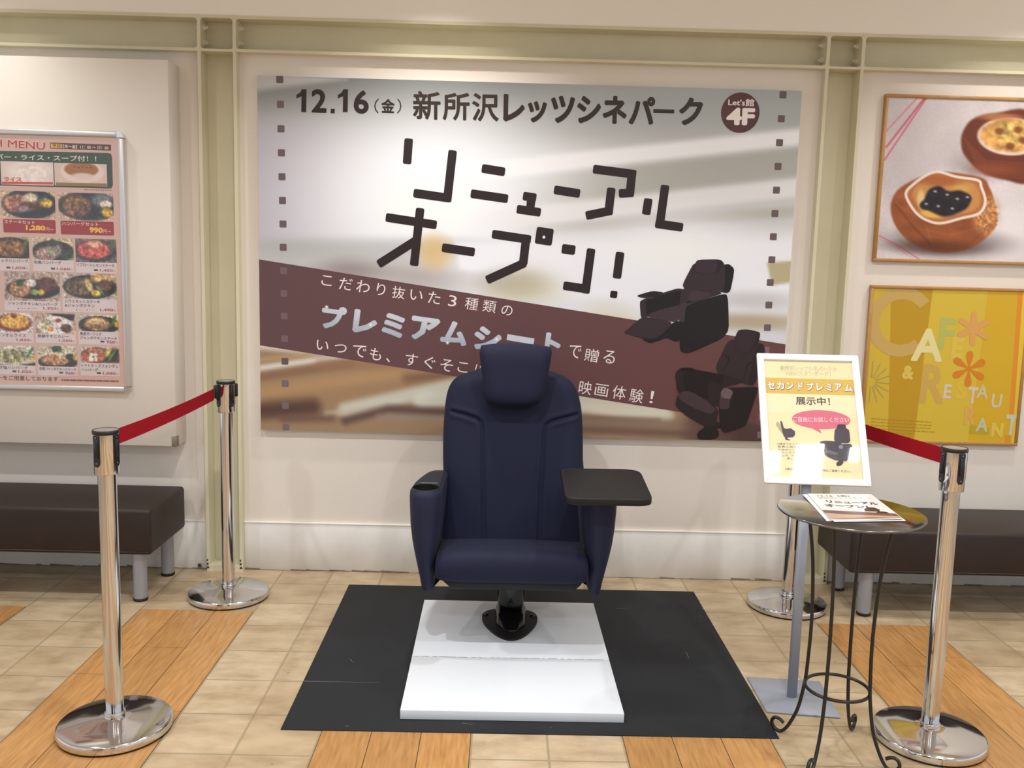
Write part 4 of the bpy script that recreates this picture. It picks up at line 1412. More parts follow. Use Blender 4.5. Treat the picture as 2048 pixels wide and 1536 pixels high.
def flower(cx, cy, R, col, L, taper):
    for k in range(6):
        t0 = math.radians(90 + 60 * k - 4)
        d = np.array([math.cos(t0), -math.sin(t0)]); n_ = np.array([-d[1], d[0]])
        pts = []
        for q, wv in ((0, .02 if taper else .17), (.35, .10 if taper else .17), (.7, .20 if taper else .18), (.9, .18 if taper else .17), (1.0, .08)):
            pts.append((q, wv))
        P = [(cx + d[0] * R * q + n_[0] * R * w_, cy + d[1] * R * q + n_[1] * R * w_) for q, w_ in pts] + \
            [(cx + d[0] * R * q - n_[0] * R * w_, cy + d[1] * R * q - n_[1] * R * w_) for q, w_ in reversed(pts)]
        sh.poly([Z8(*p) for p in P], col, L + .1 * k)
flower(962, 405, 160, 'd8a05a', 6, False)
flower(920, 780, 165, 'd47f22', 7, True)
for k in range(16):
    t0 = 2 * PI * k / 16 + .1
    q0, q1 = (10 + 40 * math.cos(t0), 900 + 40 * math.sin(t0)), (10 + 185 * math.cos(t0), 900 + 195 * math.sin(t0))
    A_, B_ = sh.pt(*Z8(*q0)), sh.pt(*Z8(*q1))
    if min(A_[0], B_[0]) > x0 + .003:
        sh.stroke(Z8(*q0), Z8(*q1), 1.7, 'a89a5c', 4, .1)
for r in range(6):
    xx = 8
    while xx < (560 if r < 4 else 380):
        wv = 14 + 40 * random.random()
        yy = 1240 + 30 * r + .06 * xx
        cp([(xx, yy), (xx + wv, yy + 2), (xx + wv, yy + 9), (xx, yy + 7)], 'a98c24', 4)
        xx += wv + 9
sh.build('printed_picture', M_PRINT, t)

# ------------------------------------------------------------------ benches
M_LEATH = mat('brown_leatherette', '281d19', 0.5, spec=0.4, bump=0.15, bscale=350, noise=.3, nscale=6, col2='332823')
M_LEG = mat('silver_leg', '9c9da4', 0.4, metal=0.35)
M_FOOT = mat('black_foot', '161514', 0.6)
def bench(x0, x1, y0, y1, z0, z1, lx, label):
    t = thing('bench', label, 'bench', ((x0 + x1) / 2, (y0 + y1) / 2, 0), 'brown benches along the wall')
    b = MB()
    b.box(x0, x1, y0, y1, z0, z1, 0, .016, 4)
    b.build('seat', M_LEATH, t)
    p = MB()
    pts = [(x0 + .012, y0 - .001), (x1 - .012, y0 - .001)]
    p.tube([(x0 + .01, y0 + .001, z0 + .012), (x1 - .01, y0 + .001, z0 + .012)], .0035, 8)
    p.build('seam', M_LEATH, t)
    for lx_ in lx:
        for ly in (y0 + .045, y1 - .055):
            l = MB()
            l.lathe([(.0275, .012), (.0275, z0 + .004)], lx_, ly, 26)
            lo = l.build('leg', M_LEG, t)
            f = MB()
            f.lathe([(.0255, .0007), (.029, .003), (.029, .013), (.0265, .0135)], lx_, ly, 26)
            f.build('rubber_foot', M_FOOT, t).parent = lo
    for o in t.children:
        for c in o.children:
            c.matrix_parent_inverse = Matrix()
    return t
bench(-2.78, -1.351, -.412, -.006, .203, .392, (-2.68, -1.415), 'low dark brown padded bench under the white menu board')
bench(1.477, 2.90, -.402, -.006, .189, .371, (1.566, 2.80), 'low dark brown padded bench under the yellow cafe picture')

# ------------------------------------------------------------------ belt stanchions
M_BELT = mat('red_webbing', '98081d', 0.8, spec=.15, bump=.3, bscale=900)
M_CAPT = mat('stanchion_cap', (0.62, 0.60, 0.58), 0.35, metal=0.9)
M_RUB = mat('base_rubber', '121212', 0.7)
SH_ = 0.907
def stanchion(x, y, angs, label, blocks):
    t = thing('stanchion', label, 'barrier post', (x, y, 0), 'chrome barrier posts around the display')
    b = MB()
    R = .162
    b.lathe([(.150, .004), (R - .001, .006), (R, .009), (R, .026), (R - .002, .029), (R - .006, .0305), (.10, .038), (.045, .0445), (.043, .045), (.0, .045)], x, y, 72)
    b.build('base', M_CHROME, t)
    b = MB()
    b.lathe([(.150, .0008), (.1595, .0012), (.1595, .0065), (.150, .0065)], x, y, 64)
    b.build('base_ring', M_RUB, t)
    b = MB()
    b.lathe([(.0295, .040), (.0295, .058), (.0285, .060), (.0255, .060)], x, y, 40, cap=False)
    b.build('collar', M_CHROME, t)
    b = MB()
    b.lathe([(.0255, .042), (.0255, SH_ - .115)], x, y, 44, cap=False)
    b.build('pole', M_CHROME, t)
    b = MB()
    b.lathe([(.0255, SH_ - .128), (.0335, SH_ - .127), (.0345, SH_ - .124), (.0345, SH_ - .008)], x, y, 48, cap=False)
    b.build('head', M_CHROME, t)
    b = MB()
    b.lathe([(.0350, SH_ - .011), (.0368, SH_ - .009), (.0368, SH_ - .001), (.0350, SH_ + .0012), (.0335, SH_ + .0012), (.0335, SH_)], x, y, 48, cap=False)
    b.build('cap_ring', M_BLACKP, t)
    b = MB()
    b.lathe([(.0335, SH_), (.0, SH_ + .0008)], x, y, 48, cap=False)
    b.build('cap', M_CAPT, t)
    for i, a in enumerate(angs):
        a = math.radians(a)
        d, n = Vector((math.cos(a), math.sin(a), 0)), Vector((-math.sin(a), math.cos(a), 0))
        C0 = Vector((x, y, 0))
        m = MB()
        def P(r, s_, z):
            return C0 + d * r + n * s_ + Vector((0, 0, z))
        zt, zb = SH_ - .012, SH_ - .102
        prof = [(-.0095, zt), (.0095, zt), (.0095, zb + .008), (.005, zb), (-.005, zb), (-.0095, zb + .008)]
        m.prism(prof, lambda p, q, e: P(e, p, q), .031, .0375)
        m.hexa([P(.035, -.0075, SH_ - .076), P(.0405, -.0075, SH_ - .076), P(.0405, .0075, SH_ - .076), P(.035, .0075, SH_ - .076),
                P(.035, -.0075, SH_ - .024), P(.0405, -.0075, SH_ - .024), P(.0405, .0075, SH_ - .024), P(.035, .0075, SH_ - .024)], 0, .001, 1)
        cl_ = m.build('belt_clip', M_BLACKP, t)
        for zz in (SH_ - .018, SH_ - .092):
            sm = MB()
            cpt = [(.0026 * math.cos(k * PI / 4), .0026 * math.sin(k * PI / 4)) for k in range(8)]
            sm.prism(cpt, lambda p, q, e: P(e, p, q + zz), .037, .0383)
            so_ = sm.build('screw', M_SCREW, t)
            so_.parent = cl_
            so_.matrix_parent_inverse = Matrix()
        if i in blocks:
            m = MB()
            e = blocks[i]
            m.hexa([P(.038, -.010, SH_ - .068), P(.038 + e, -.010, SH_ - .068), P(.038 + e, .010, SH_ - .068), P(.038, .010, SH_ - .068),
                    P(.038, -.010, SH_ - .014), P(.038 + e, -.010, SH_ - .014), P(.038 + e, .010, SH_ - .014), P(.038, .010, SH_ - .014)], 0, .003, 2)
            m.build('belt_end', M_BLACKP, t)
    return t
ST = {'LF': (-1.083, -1.405), 'RF': (1.369, -1.372), 'BL': (-1.0717, -.310), 'BR': (1.2677, -.2825)}
stanchion(*ST['LF'], [-18, -112, 72, 162], 'chrome belt barrier post standing in front of the left bench', {})
stanchion(*ST['RF'], [-79, -169, 101, 11], 'chrome belt barrier post standing right of the round table', {})
stanchion(*ST['BL'], [-35, -128, 145, 52], 'chrome belt barrier post at the foot of the left steel column', {1: .014, 3: .014})
stanchion(*ST['BR'], [-90, 0, 90, 180], 'chrome belt barrier post half hidden behind the small sign', {0: .014})

def belt(pa_, pb_, h, label):
    b = MB()
    n = 14
    A, B = Vector(pa_), Vector(pb_)
    d = (B - A).normalized()
    side = Vector((d.y, -d.x, 0)).normalized() * .0009
    V, Fc = [], []
    for i in range(n + 1):
        t_ = i / n
        p = A.lerp(B, t_) - Vector((0, 0, .006 * 4 * t_ * (1 - t_)))
        for sx in (-1, 1):
            for sz in (-1, 1):
                V.append(p + side * sx + Vector((0, 0, sz * h / 2)))
    for i in range(n):
        o = 4 * i
        Fc += [(o, o + 1, o + 5, o + 4), (o + 2, o + 6, o + 7, o + 3), (o + 1, o + 3, o + 7, o + 5), (o, o + 4, o + 6, o + 2)]
    Fc += [(0, 2, 3, 1), (4 * n, 4 * n + 1, 4 * n + 3, 4 * n + 2)]
    b.add(V, Fc, 0, False)
    tag(b.build('barrier_belt', M_BELT), label, 'belt', 'red barrier belts')
def post_pt(k, ang_, r, z):
    x, y = ST[k]
    a_ = math.radians(ang_)
    return (x + r * math.cos(a_), y + r * math.sin(a_), z)
belt(post_pt('LF', 72, .0415, .879), post_pt('BL', -128, .0565, .857), .046, 'red barrier belt between the two left posts, in front of the left bench')
belt(post_pt('RF', 101, .0415, .873), post_pt('BR', -90, .0525, .853), .048, 'red barrier belt between the two right posts, behind the small sign')

# ------------------------------------------------------------------ mat and white boards under the seat
M_MAT = mat('black_rubber_mat', '222427', 0.65, spec=.2, bump=.2, bscale=500, noise=.6, nscale=4, col2='2a2c30')
b = MB()
ang = .0034
def rotp(x, y, cx, cy, a):
    return (cx + (x - cx) * math.cos(a) - (y - cy) * math.sin(a), cy + (x - cx) * math.sin(a) + (y - cy) * math.cos(a))
mx0, mx1, my0, my1 = -.5978, .9066, -1.3885, -.1414
mc = ((mx0 + mx1) / 2, (my0 + my1) / 2)
quad = [rotp(x, y, *mc, ang) for x, y in ((mx0, my0), (mx1, my0), (mx1, my1), (mx0, my1))]
b.prism(quad, lambda a, c, d: (a, c, d), .0008, .0032)
scr = [(700, 1318, 706, 1325), (1232, 1216.5, 1258, 1217.2), (1372, 1304, 1378, 1317), (1400, 1232, 1406, 1233), (605, 1362, 760, 1365.6), (690, 1452, 700, 1452), (925, 1446, 946, 1449),
       (1290, 1228, 1292, 1229), (1404, 1216, 1416, 1226), (1100, 1455, 1104, 1456)]
for (u0, v0, u1, v1) in scr:
    A, B = at_z(u0, v0, .0034), at_z(u1, v1, .0034)
    d = (B - A) / np.linalg.norm(B - A)
    n = np.array([-d[1], d[0], 0]) * .0012
    b.add([A - n, B - n * .3, B + n * .3, A + n], [(0, 1, 2, 3)], 1)
tag(b.build('rubber_mat', [M_MAT, mat('mat_scratch', '6f7278', .7)]), 'large thin black rubber mat on the floor under the white boards', 'mat')

M_WB = mat('white_melamine', (0.70, 0.74, 0.79), 0.45)
M_WE = mat('white_melamine_edge', (0.78, 0.78, 0.80), 0.5)
wx0, wx1, wy0, wys, wy1, wr = -.2489, .4440, -1.314, -.9245, -.3832, .0062
wc = ((wx0 + wx1) / 2, (wy0 + wy1) / 2)
for (ya, yb, label) in ((wy0, wys - .0008, 'white board on the black mat nearest the viewer, empty'), (wys + .0008, wy1, 'white board on the black mat carrying the seat pedestal')):
    q = [rotp(x, y, *wc, wr) for x, y in ((wx0, ya), (wx1, ya), (wx1, yb), (wx0, yb))]
    m = MB()
    m.hexa([(*p, .0034) for p in q] + [(*p, .0335) for p in q], 0, .0012, 2)
    if yb < wys:     # chipped joint edge
        for k in range(30):
            x = wx0 + .004 + k * .0225
            if x < wx1 - .03:
                p0, p1 = rotp(x, wys - .0012, *wc, wr), rotp(x + .01 + .02 * random.random(), wys - .0012, *wc, wr)
                m.add([(p0[0], p0[1] - .0012 * random.random(), .0337), (p1[0], p1[1] - .0018, .0337), (p1[0], p1[1] + .001, .0337), (p0[0], p0[1] + .001, .0337)], [(0, 1, 2, 3)], 1)
    tag(m.build('base_board', [M_WB, mat('chipboard_chip', '4a463f', .8)]), label, 'board', 'white boards under the seat')

# ------------------------------------------------------------------ the cinema seat
M_NAVY = mat('navy_upholstery', (0.0096, 0.0121, 0.0345), 0.68, spec=.22, bump=.12, bscale=420, sheen=.03)
M_NAVYD = mat('navy_arm_vinyl', (0.0150, 0.0180, 0.047), 0.6, spec=.28, bump=.08, bscale=420, sheen=.02)
M_ARMTOP = mat('charcoal_arm_pad', (0.017, 0.0185, 0.026), 0.55, spec=.3)
M_TRAY = mat('charcoal_tray', (0.012, 0.0115, 0.011), 0.5, spec=.3, bump=.05, bscale=700)
M_SEATP = mat('black_shell', (0.010, 0.010, 0.011), 0.5, spec=.25)
M_GLOSSB = mat('black_gloss_metal', (0.006, 0.006, 0.007), 0.12, spec=.6)
CX = 0.0945
SEAT = thing('cinema_seat', 'navy blue cinema seat with headrest, cup holder and tray on one pedestal', 'seat', (CX, -.5, .0335))

# backrest
def interp(tab, z):
    for (z0, v0), (z1, v1) in zip(tab[:-1], tab[1:]):
        if z0 <= z <= z1:
            return v0 + (v1 - v0) * (z - z0) / (z1 - z0)
    return tab[0][1] if z < tab[0][0] else tab[-1][1]
def yback(z):                     # cushion front line leans back
    return -.466 + (z - .33) * .225
def zy(u, v):
    p = at_y(u, v, -.36)
    for _ in range(4):
        p = at_y(u, v, yback(p[2]) + .03)
    return p
edgeL = [zy(u, v) for u, v in ((868, 1080), (878, 1000), (886, 948), (885, 925), (885, 880), (886.5, 845), (889, 812), (893, 787), (900, 768), (911, 755), (927, 747), (952, 742))]
edgeR = [zy(u, v) for u, v in ((1190, 1080), (1180, 1000), (1170, 948), (1167, 925), (1167, 880), (1166, 845), (1163.5, 815), (1158, 790), (1150, 771), (1138, 757), (1122, 749), (1100, 744))]
tabL = sorted([(p[2], p[0]) for p in edgeL])
tabR = sorted([(p[2], p[0]) for p in edgeR])
ZB0, ZB1 = .27, min(tabL[-1][0], tabR[-1][0]) + .004
def smooth_tab(tab):
    zs = np.linspace(tab[0][0], tab[-1][0], 60)
    xs_ = np.interp(zs, [t_[0] for t_ in tab], [t_[1] for t_ in tab])
    for _ in range(3):
        xs_[1:-1] = (xs_[:-2] + xs_[1:-1] * 2 + xs_[2:]) / 4
    return zs, xs_
zL, xL = smooth_tab(tabL)
zR, xR = smooth_tab(tabR)
seamsL = [at_y(u, v, -.40)[[0, 2]] for u, v in ((903, 827), (930, 833), (952, 840), (961, 848), (965, 862), (966, 900), (967, 980), (968, 1085))]
seamsR = [at_y(u, v, -.40)[[0, 2]] for u, v in ((1155, 834), (1128, 840), (1104, 846), (1094, 853), (1089, 867), (1086, 900), (1081, 980), (1077, 1085))]
def dist_poly(p, pts):
    best = 9
    for a, b_ in zip(pts[:-1], pts[1:]):
        e = b_ - a
        t_ = max(0, min(1, np.dot(p - a, e) / np.dot(e, e)))
        best = min(best, np.linalg.norm(p - a - e * t_))
    return best
def back_front(a, c):
    z = ZB0 + (ZB1 - ZB0) * c
    # stretch samples toward both side edges so the rounding is smooth
    s_ = math.sin((a - .5) * PI) if False else (2 * a - 1)
    s_ = math.copysign(1 - (1 - abs(s_)) ** 1.7, s_)
    xl, xr = np.interp(z, zL, xL), np.interp(z, zR, xR)
    x = (xl + xr) / 2 + s_ * (xr - xl) / 2
    top = max(0.0, (c - .90) / .10)
    rnd = (1 - abs(s_) ** 7) ** .5 * (1 - top ** 3.0) ** .5
    y = yback(z) + .060 * (1 - rnd)
    # side panels stand a little proud, the middle is hollowed
    p = np.array([x, z])
    inner = 1 - sstep(np.array((abs(x - CX) - .085) / .06))
    low = 1 - sstep(np.array((z - .80) / .05))
    y += .008 * float(inner) * float(low)
    if z < .88:
        dm = min(dist_poly(p, seamsL), dist_poly(p, seamsR))
        y += .011 * math.exp(-(dm / .0055) ** 2) - .003 * math.exp(-((dm - .016) / .010) ** 2)
    # hollow where the headrest sits
    return (x, y, z)
b = MB()
NX, NY = 110, 150
b.grid(NX, NY, back_front)
front = list(b.v)
def back_rear(a, c):
    i, j = int(round(a * (NX - 1))), int(round(c * (NY - 1)))
    x, y, z = front[j * NX + i]
    s_ = 2 * a - 1
    top = max(0.0, (c - .90) / .10)
    y2 = yback(z) + .060 + .055 * (1 - abs(s_) ** 6) ** .5 * (1 - top ** 3) ** .5
    return (x, y2, z)
b.grid(NX, NY, back_rear)
b.build('backrest', M_NAVY, SEAT, fix=True)

# headrest
HY = -.412
def hz(u, v):
    return at_y(u, v, HY + .03)
hl = [hz(u, v) for u, v in ((985, 806), (973, 800), (968, 785), (964, 755), (960, 725), (958, 706), (962, 693))]
hr = [hz(u, v) for u, v in ((1068, 806), (1080, 801), (1087, 788), (1096, 755), (1102, 725), (1105, 703), (1101, 694))]
hzL, hxL = smooth_tab(sorted([(p[2], p[0]) for p in hl]))
hzR, hxR = smooth_tab(sorted([(p[2], p[0]) for p in hr]))
def head_pt(a, c, back=False):
    s_ = 2 * a - 1
    s_ = math.copysign(1 - (1 - abs(s_)) ** 1.8, s_)
    q = 2 * c - 1
    q = math.copysign(1 - (1 - abs(q)) ** 1.8, q)
    z0, z1 = hzL[0] - .003, hzL[-1] + .002
    zz = (z0 + z1) / 2 + q * (z1 - z0) / 2
    xl, xr = np.interp(zz, hzL, hxL), np.interp(zz, hzR, hxR)
    x = (xl + xr) / 2 + s_ * (xr - xl) / 2
    # gently arched top edge, sagging lower edge
    arch = (.012 * max(0, q) ** 2 - .010 * max(0, -q) ** 2) * (1 - s_ ** 2)
    rnd = max(0, (1 - abs(s_) ** 6)) ** .5 * max(0, (1 - abs(q) ** 5)) ** .5
    lean = (zz - .97) * .17
    mid = HY + .045 + lean
    y = mid - .050 * rnd if not back else mid + .055 * rnd
    return (x, y, zz + arch)
b = MB()
b.grid(56, 56, lambda a, c: head_pt(a, c))
b.grid(56, 56, lambda a, c: head_pt(a, c, True))
b.build('headrest', M_NAVY, SEAT)

# seat cushion: side profile swept across with rounded ends
sx0, sx1 = -.176, .3655
prof = [(-.44, .322), (-.52, .342), (-.62, .364), (-.70, .381), (-.76, .392), (-.80, .3975), (-.826, .397), (-.846, .390), (-.861, .376), (-.869, .357), (-.871, .335), (-.868, .312), (-.858, .297), (-.845, .291), (-.74, .272), (-.60, .262), (-.44, .258)]
prof = [(y - .021, z - .007) for y, z in prof]
def seat_pt(a, c):
    s_ = 2 * a - 1
    s_ = math.copysign(1 - (1 - abs(s_)) ** 2.0, s_)
    f = c * (len(prof) - 1)
    i = min(int(f), len(prof) - 2)
    t_ = f - i
    P0, P1, P2, P3 = prof[max(i - 1, 0)], prof[i], prof[i + 1], prof[min(i + 2, len(prof) - 1)]
    cr = lambda k: .5 * (2 * P1[k] + (P2[k] - P0[k]) * t_ + (2 * P0[k] - 5 * P1[k] + 4 * P2[k] - P3[k]) * t_ ** 2 + (3 * P1[k] - P0[k] - 3 * P2[k] + P3[k]) * t_ ** 3)
    y, z = cr(0), cr(1)
    k = max(0, 1 - abs(s_) ** 7) ** .45
    cz, cyy = .318, y + (.05 if y < -.82 else 0)
    shrink = .62 + .38 * k
    z2 = cz + (z - cz) * shrink + (.008 * (1 - s_ ** 2) if z > cz else 0)
    y2 = cyy + (y - cyy) * (.4 + .6 * k)
    return (CX + s_ * (sx1 - sx0) / 2, y2, z2)
b = MB()
b.grid(70, 96, seat_pt)
for sgn in (0.0, 1.0):
    V = [seat_pt(sgn, j / 60) for j in range(61)]
    b.add(V, [tuple(range(61))], 0, True)
b.build('seat_cushion', M_NAVY, SEAT)

# shell pan under the cushion
b = MB()
pp = [at_y(u, v, -.866) for u, v in ((882, 1166), (1167, 1172), (1149, 1182), (903, 1174))]
fr_ = [(p[0], -.845, p[2]) for p in pp]
fr_ = [(fr_[0][0], -.871, .291), (fr_[1][0], -.871, .291), (fr_[2][0], -.867, fr_[2][2]), (fr_[3][0], -.867, fr_[3][2])]
b.hexa([(fr_[3][0], -.863, .255), (fr_[2][0], -.863, .255), (fr_[2][0] - .02, -.42, .218), (fr_[3][0] + .02, -.42, .218),
        (fr_[0][0], -.873, .292), (fr_[1][0], -.873, .292), (fr_[1][0], -.42, .268), (fr_[0][0], -.42, .268)], 0, .012, 3)
b.build('seat_pan', M_SEATP, SEAT)
b = MB()
b.box(CX - .085, CX + .085, -.66, -.36, .198, .25, 0, .006, 2)
b.box(CX - .105, CX - .06, -.74, -.60, .215, .250, 0, .003, 1)
b.build('tilt_mechanism', M_SEATP, SEAT)

# arms: horizontal slices from the tip up to the pad
def zdrop(y):
    return .050 * max(0, y + .76) + .5 * max(0, y + .57) ** 2
def arm(sgn, name):
    # per height: outer x offset, inner x offset (from centre), front y, rear y
    rows = [(.229, .317, .288, -.782, -.62), (.233, .3215, .283, -.793, -.58), (.245, .324, .281, -.799, -.53), (.285, .331, .279, -.808, -.47), (.335, .341, .277, -.820, -.40), (.38, .350, .272, -.832, -.35),
            (.425, .358, .2665, -.842, -.31), (.48, .364, .261, -.853, -.30), (.55, .367, .257, -.862, -.30), (.585, .368, .257, -.865, -.30), (.603, .366, .259, -.863, -.30), (.609, .360, .264, -.857, -.305)]
    N = 40
    V, Fc = [], []
    for (z, xo, xi, yf, yr) in [(z - .004 * (z < .57), a1, a2, yf - .02, yr - .02) for (z, a1, a2, yf, yr) in rows]:
        wdt = (xo - xi)
        for k in range(N):
            t_ = 2 * PI * k / N
            # rounded nose at the front, narrowing to the rear on the outside
            c_, s_ = math.cos(t_), math.sin(t_)
            if s_ < 0:
                yy = yf + wdt * .62 + s_ * wdt * .62
                u = c_
                u = math.copysign(abs(u) ** .8, u)
                xx = (xo + xi) / 2 + u * wdt / 2
            else:
                L = yr - (yf + wdt * .62)
                yy = yf + wdt * .62 + (s_ ** 1.0) * L
                f = s_
                xout = xo - (.070 * f ** 1.5)
                xin = xi - .004 * f
                u = math.copysign(abs(c_) ** .3, c_)
                xx = (xout + xin) / 2 + u * (xout - xin) / 2
            V.append((CX + sgn * xx, yy, z - (zdrop(yy) if z > .57 else zdrop(yy) * .6 if z > .5 else 0)))
    n = len(rows)
    for i in range(n - 1):
        for k in range(N):
            k2 = (k + 1) % N
            Fc.append((i * N + k, i * N + k2, (i + 1) * N + k2, (i + 1) * N + k))
    Fc.append(tuple(range(N)))
    m = MB()
    m.add(V, Fc, 0, True)
    a_ = m.build(name, M_NAVYD, SEAT)
    # pad with cup well
    ring = V[(n - 1) * N:]
    m = MB()
    if sgn < 0:
        cx, cyv, rx_, ry_ = CX + sgn * .3115, -.816, .0465, .0500
        zt = lambda y: .612 - zdrop(y)
        inner = [(cx + rx_ * math.cos(2 * PI * k / N) * (-1 if sgn < 0 else 1), cyv + ry_ * math.sin(2 * PI * k / N)) for k in range(N)]
        O_ = [(p[0], p[1], zt(p[1])) for p in ring]
        I_ = [(p[0], p[1], zt(p[1]) + .001) for p in inner]
        # turn the well outline so both rings start at the same bearing
        I_.sort(key=lambda p: math.atan2(p[1] - cyv, p[0] - cx))
        def near(p):
            return math.atan2((p[1] - cyv), (p[0] - cx))
        I_ = [(cx + rx_ * math.cos(near(p)), cyv + ry_ * math.sin(near(p)), 0) for p in O_]
        rings = [list(ring)]
        for q in range(9):
            f_ = q / 8
            rings.append([(o[0] * (1 - f_) + i_[0] * f_, o[1] * (1 - f_) + i_[1] * f_, zt(o[1] * (1 - f_) + i_[1] * f_) + .001 * f_) for o, i_ in zip(O_, I_)])
        m.add([p for r_ in rings for p in r_], [(r_ * N + k, r_ * N + (k + 1) % N, (r_ + 1) * N + (k + 1) % N, (r_ + 1) * N + k) for r_ in range(len(rings) - 1) for k in range(N)], 0, True)
        pad = m.build('arm_pad', M_ARMTOP, SEAT)
        w_ = MB()
        w_.lathe([(rx_ + .001, .6135), (rx_ - .003, .6145), (rx_ - .005, .612), (rx_ - .007, .52), (0, .52)], cx, cyv, 40, cap=False)
        w_.build('cup_holder', mat('cup_well', (0.004, 0.004, 0.004), .7, spec=.1), SEAT)
        bd = MB()
        hexp = [(-.033, 0), (-.026, .0065), (.026, .0065), (.033, 0), (.026, -.0065), (-.026, -.0065)]
        c0 = (cx + .006, cyv + .066)
        bd.prism(hexp, lambda p, q, e: (c0[0] + p, c0[1] + q, zt(c0[1] + q) + .0005 + e), 0, .0012)
        for k in range(5):
            xx = -.020 + .009 * k
            bd.prism([(xx, -.003), (xx + .0055, -.003), (xx + .0055, .0035), (xx, .0035)], lambda p, q, e: (c0[0] + p, c0[1] + q, zt(c0[1] + q) + .0017 + e), 0, .0003, 1)
        bd.build('row_plate', [mat('plate_silver', '9a9a9a', .35, metal=.5), mat('plate_ink', '3a3a3c', .5)], SEAT)
    else:
        O_ = [(p[0], p[1], .612 - zdrop(p[1])) for p in ring]
        m.add(list(ring) + O_, [(k, (k + 1) % N, N + (k + 1) % N, N + k) for k in range(N)] + [tuple(range(N, 2 * N))], 0, True)
        m.build('arm_pad', M_ARMTOP, SEAT)
arm(-1, 'armrest')
arm(1, 'armrest')

# swing-out tray on the right arm
tq = [at_z(u, v, .652) for u, v in ((1120, 936), (1279, 938), (1307, 999), (1131, 996))]
def rounded_quad(q, r, n=6):
    P = []
    for i in range(4):
        p0, p1, p2 = [np.array(q[(i + k) % 4][:2]) for k in (-1, 0, 1)]
        d0, d1 = (p0 - p1) / np.linalg.norm(p0 - p1), (p2 - p1) / np.linalg.norm(p2 - p1)
        a_, b_ = p1 + d0 * r[i], p1 + d1 * r[i]
        for k in range(n + 1):
            t_ = k / n
            P.append(tuple((1 - t_) ** 2 * a_ + 2 * t_ * (1 - t_) * p1 + t_ ** 2 * b_))
    return P
tp = rounded_quad(tq, (.05, .075, .05, .05))
m = MB()
N = len(tp)
c_t = np.mean(np.array(tp), 0)
def insetp(d):
    return [(p[0] + (c_t[0] - p[0]) * d, p[1] + (c_t[1] - p[1]) * d) for p in tp]
levels = [(insetp(.03), .6265), (insetp(.006), .6285), (tp, .632), (tp, .648), (insetp(.004), .6508), (insetp(.015), .652), (insetp(.05), .6521), (insetp(.062), .6508)]
V = [(p[0], p[1], z) for P, z in levels for p in P]
Fc = [(i * N + k, i * N + (k + 1) % N, (i + 1) * N + (k + 1) % N, (i + 1) * N + k) for i in range(len(levels) - 1) for k in range(N)]
Fc += [tuple(reversed(range(N))), tuple((len(levels) - 1) * N + k for k in range(N))]
m.add(V, Fc, 0, False)
for i, f in enumerate(m.f):
    m.s[i] = len(f) == 4
m.build('tray', M_TRAY, SEAT)
m = MB()
m.lathe([(.03, .610), (.03, .628)], CX + .315, -.74, 24)
m.build('tray_pivot', M_SEATP, SEAT)

# pedestal
m = MB()
m.lathe([(.052, .046), (.052, .205)], CX + .005, -.520, 40)
m.build('pedestal_column', M_GLOSSB, SEAT)
fl_px = [(963, 1229), (972, 1221), (990, 1217), (1022, 1215), (1052, 1219), (1068, 1224), (1075.5, 1233), (1074, 1244), (1066, 1256), (1053, 1268), (1040, 1275), (1024, 1278.5), (1008, 1276), (990, 1267), (975, 1254), (966, 1243)]
fp = [at_z(u, v, .042)[:2] for u, v in fl_px]
m = MB()
m.prism(chaikin([tuple(p) for p in fp], 2, .25), lambda a_, b_, d: (a_, b_, d), .0337, .0415)
m.build('pedestal_flange', M_SEATP, SEAT)
m = MB()
cf = np.array([CX + .005, -.552])
body = [(-.066, .03, .045), (.066, .03, .045), (.058, -.10, .045), (.022, -.165, .045), (-.022, -.165, .045), (-.058, -.10, .045)]
topb = [(-.054, .02, .088), (.054, .02, .088), (.048, -.06, .076), (.020, -.115, .062), (-.020, -.115, .062), (-.048, -.06, .076)]
low = [(cf[0] + a_, cf[1] + b_, .0412) for a_, b_, z in body]
up_ = [(cf[0] + a_, cf[1] + b_, z) for a_, b_, z in topb]
bmx = bmesh.new()
vv = [bmx.verts.new(p) for p in low + up_]
bmx.faces.new(vv[:6][::-1]); bmx.faces.new(vv[6:])
for k in range(6):
    bmx.faces.new((vv[k], vv[(k + 1) % 6], vv[6 + (k + 1) % 6], vv[6 + k]))
bmesh.ops.bevel(bmx, geom=list(bmx.edges), offset=.010, segments=3, profile=.5, affect='EDGES', clamp_overlap=True)
m.add_bm(bmx, 0, True)
bmx.free()
m.build('pedestal_cover', M_GLOSSB, SEAT)
for (u, v) in ((972.5, 1229), (1065, 1232)):
    p = at_z(u, v, .042)
    m = MB()
    m.lathe([(.009, .0414), (.009, .0455), (.006, .0475), (0, .0475)], p[0], p[1], 12)
    m.build('bolt', M_GLOSSB, SEAT)

# ------------------------------------------------------------------ small sign on a pole
M_FRW = mat('sign_frame_white', (0.84, 0.85, 0.88), 0.3, metal=0.0)
M_SILV = mat('sign_silver_paint', '9aa0ac', 0.45, metal=.25)
SIGN = thing('sign_stand', 'white framed cream notice with a pink speech bubble tilted on a silver pole', 'sign', (1.03, -1.119, 0))
sc_, ti, ya, ro = np.array([1.063, -1.036, .932]), -.524, -.080, -.008
def rxm(a_): return np.array([[1, 0, 0], [0, math.cos(a_), -math.sin(a_)], [0, math.sin(a_), math.cos(a_)]])
def rzm(a_): return np.array([[math.cos(a_), -math.sin(a_), 0], [math.sin(a_), math.cos(a_), 0], [0, 0, 1]])
def rym(a_): return np.array([[math.cos(a_), 0, math.sin(a_)], [0, 1, 0], [-math.sin(a_), 0, math.cos(a_)]])
SM = rzm(ya) @ rxm(ti) @ rym(ro)
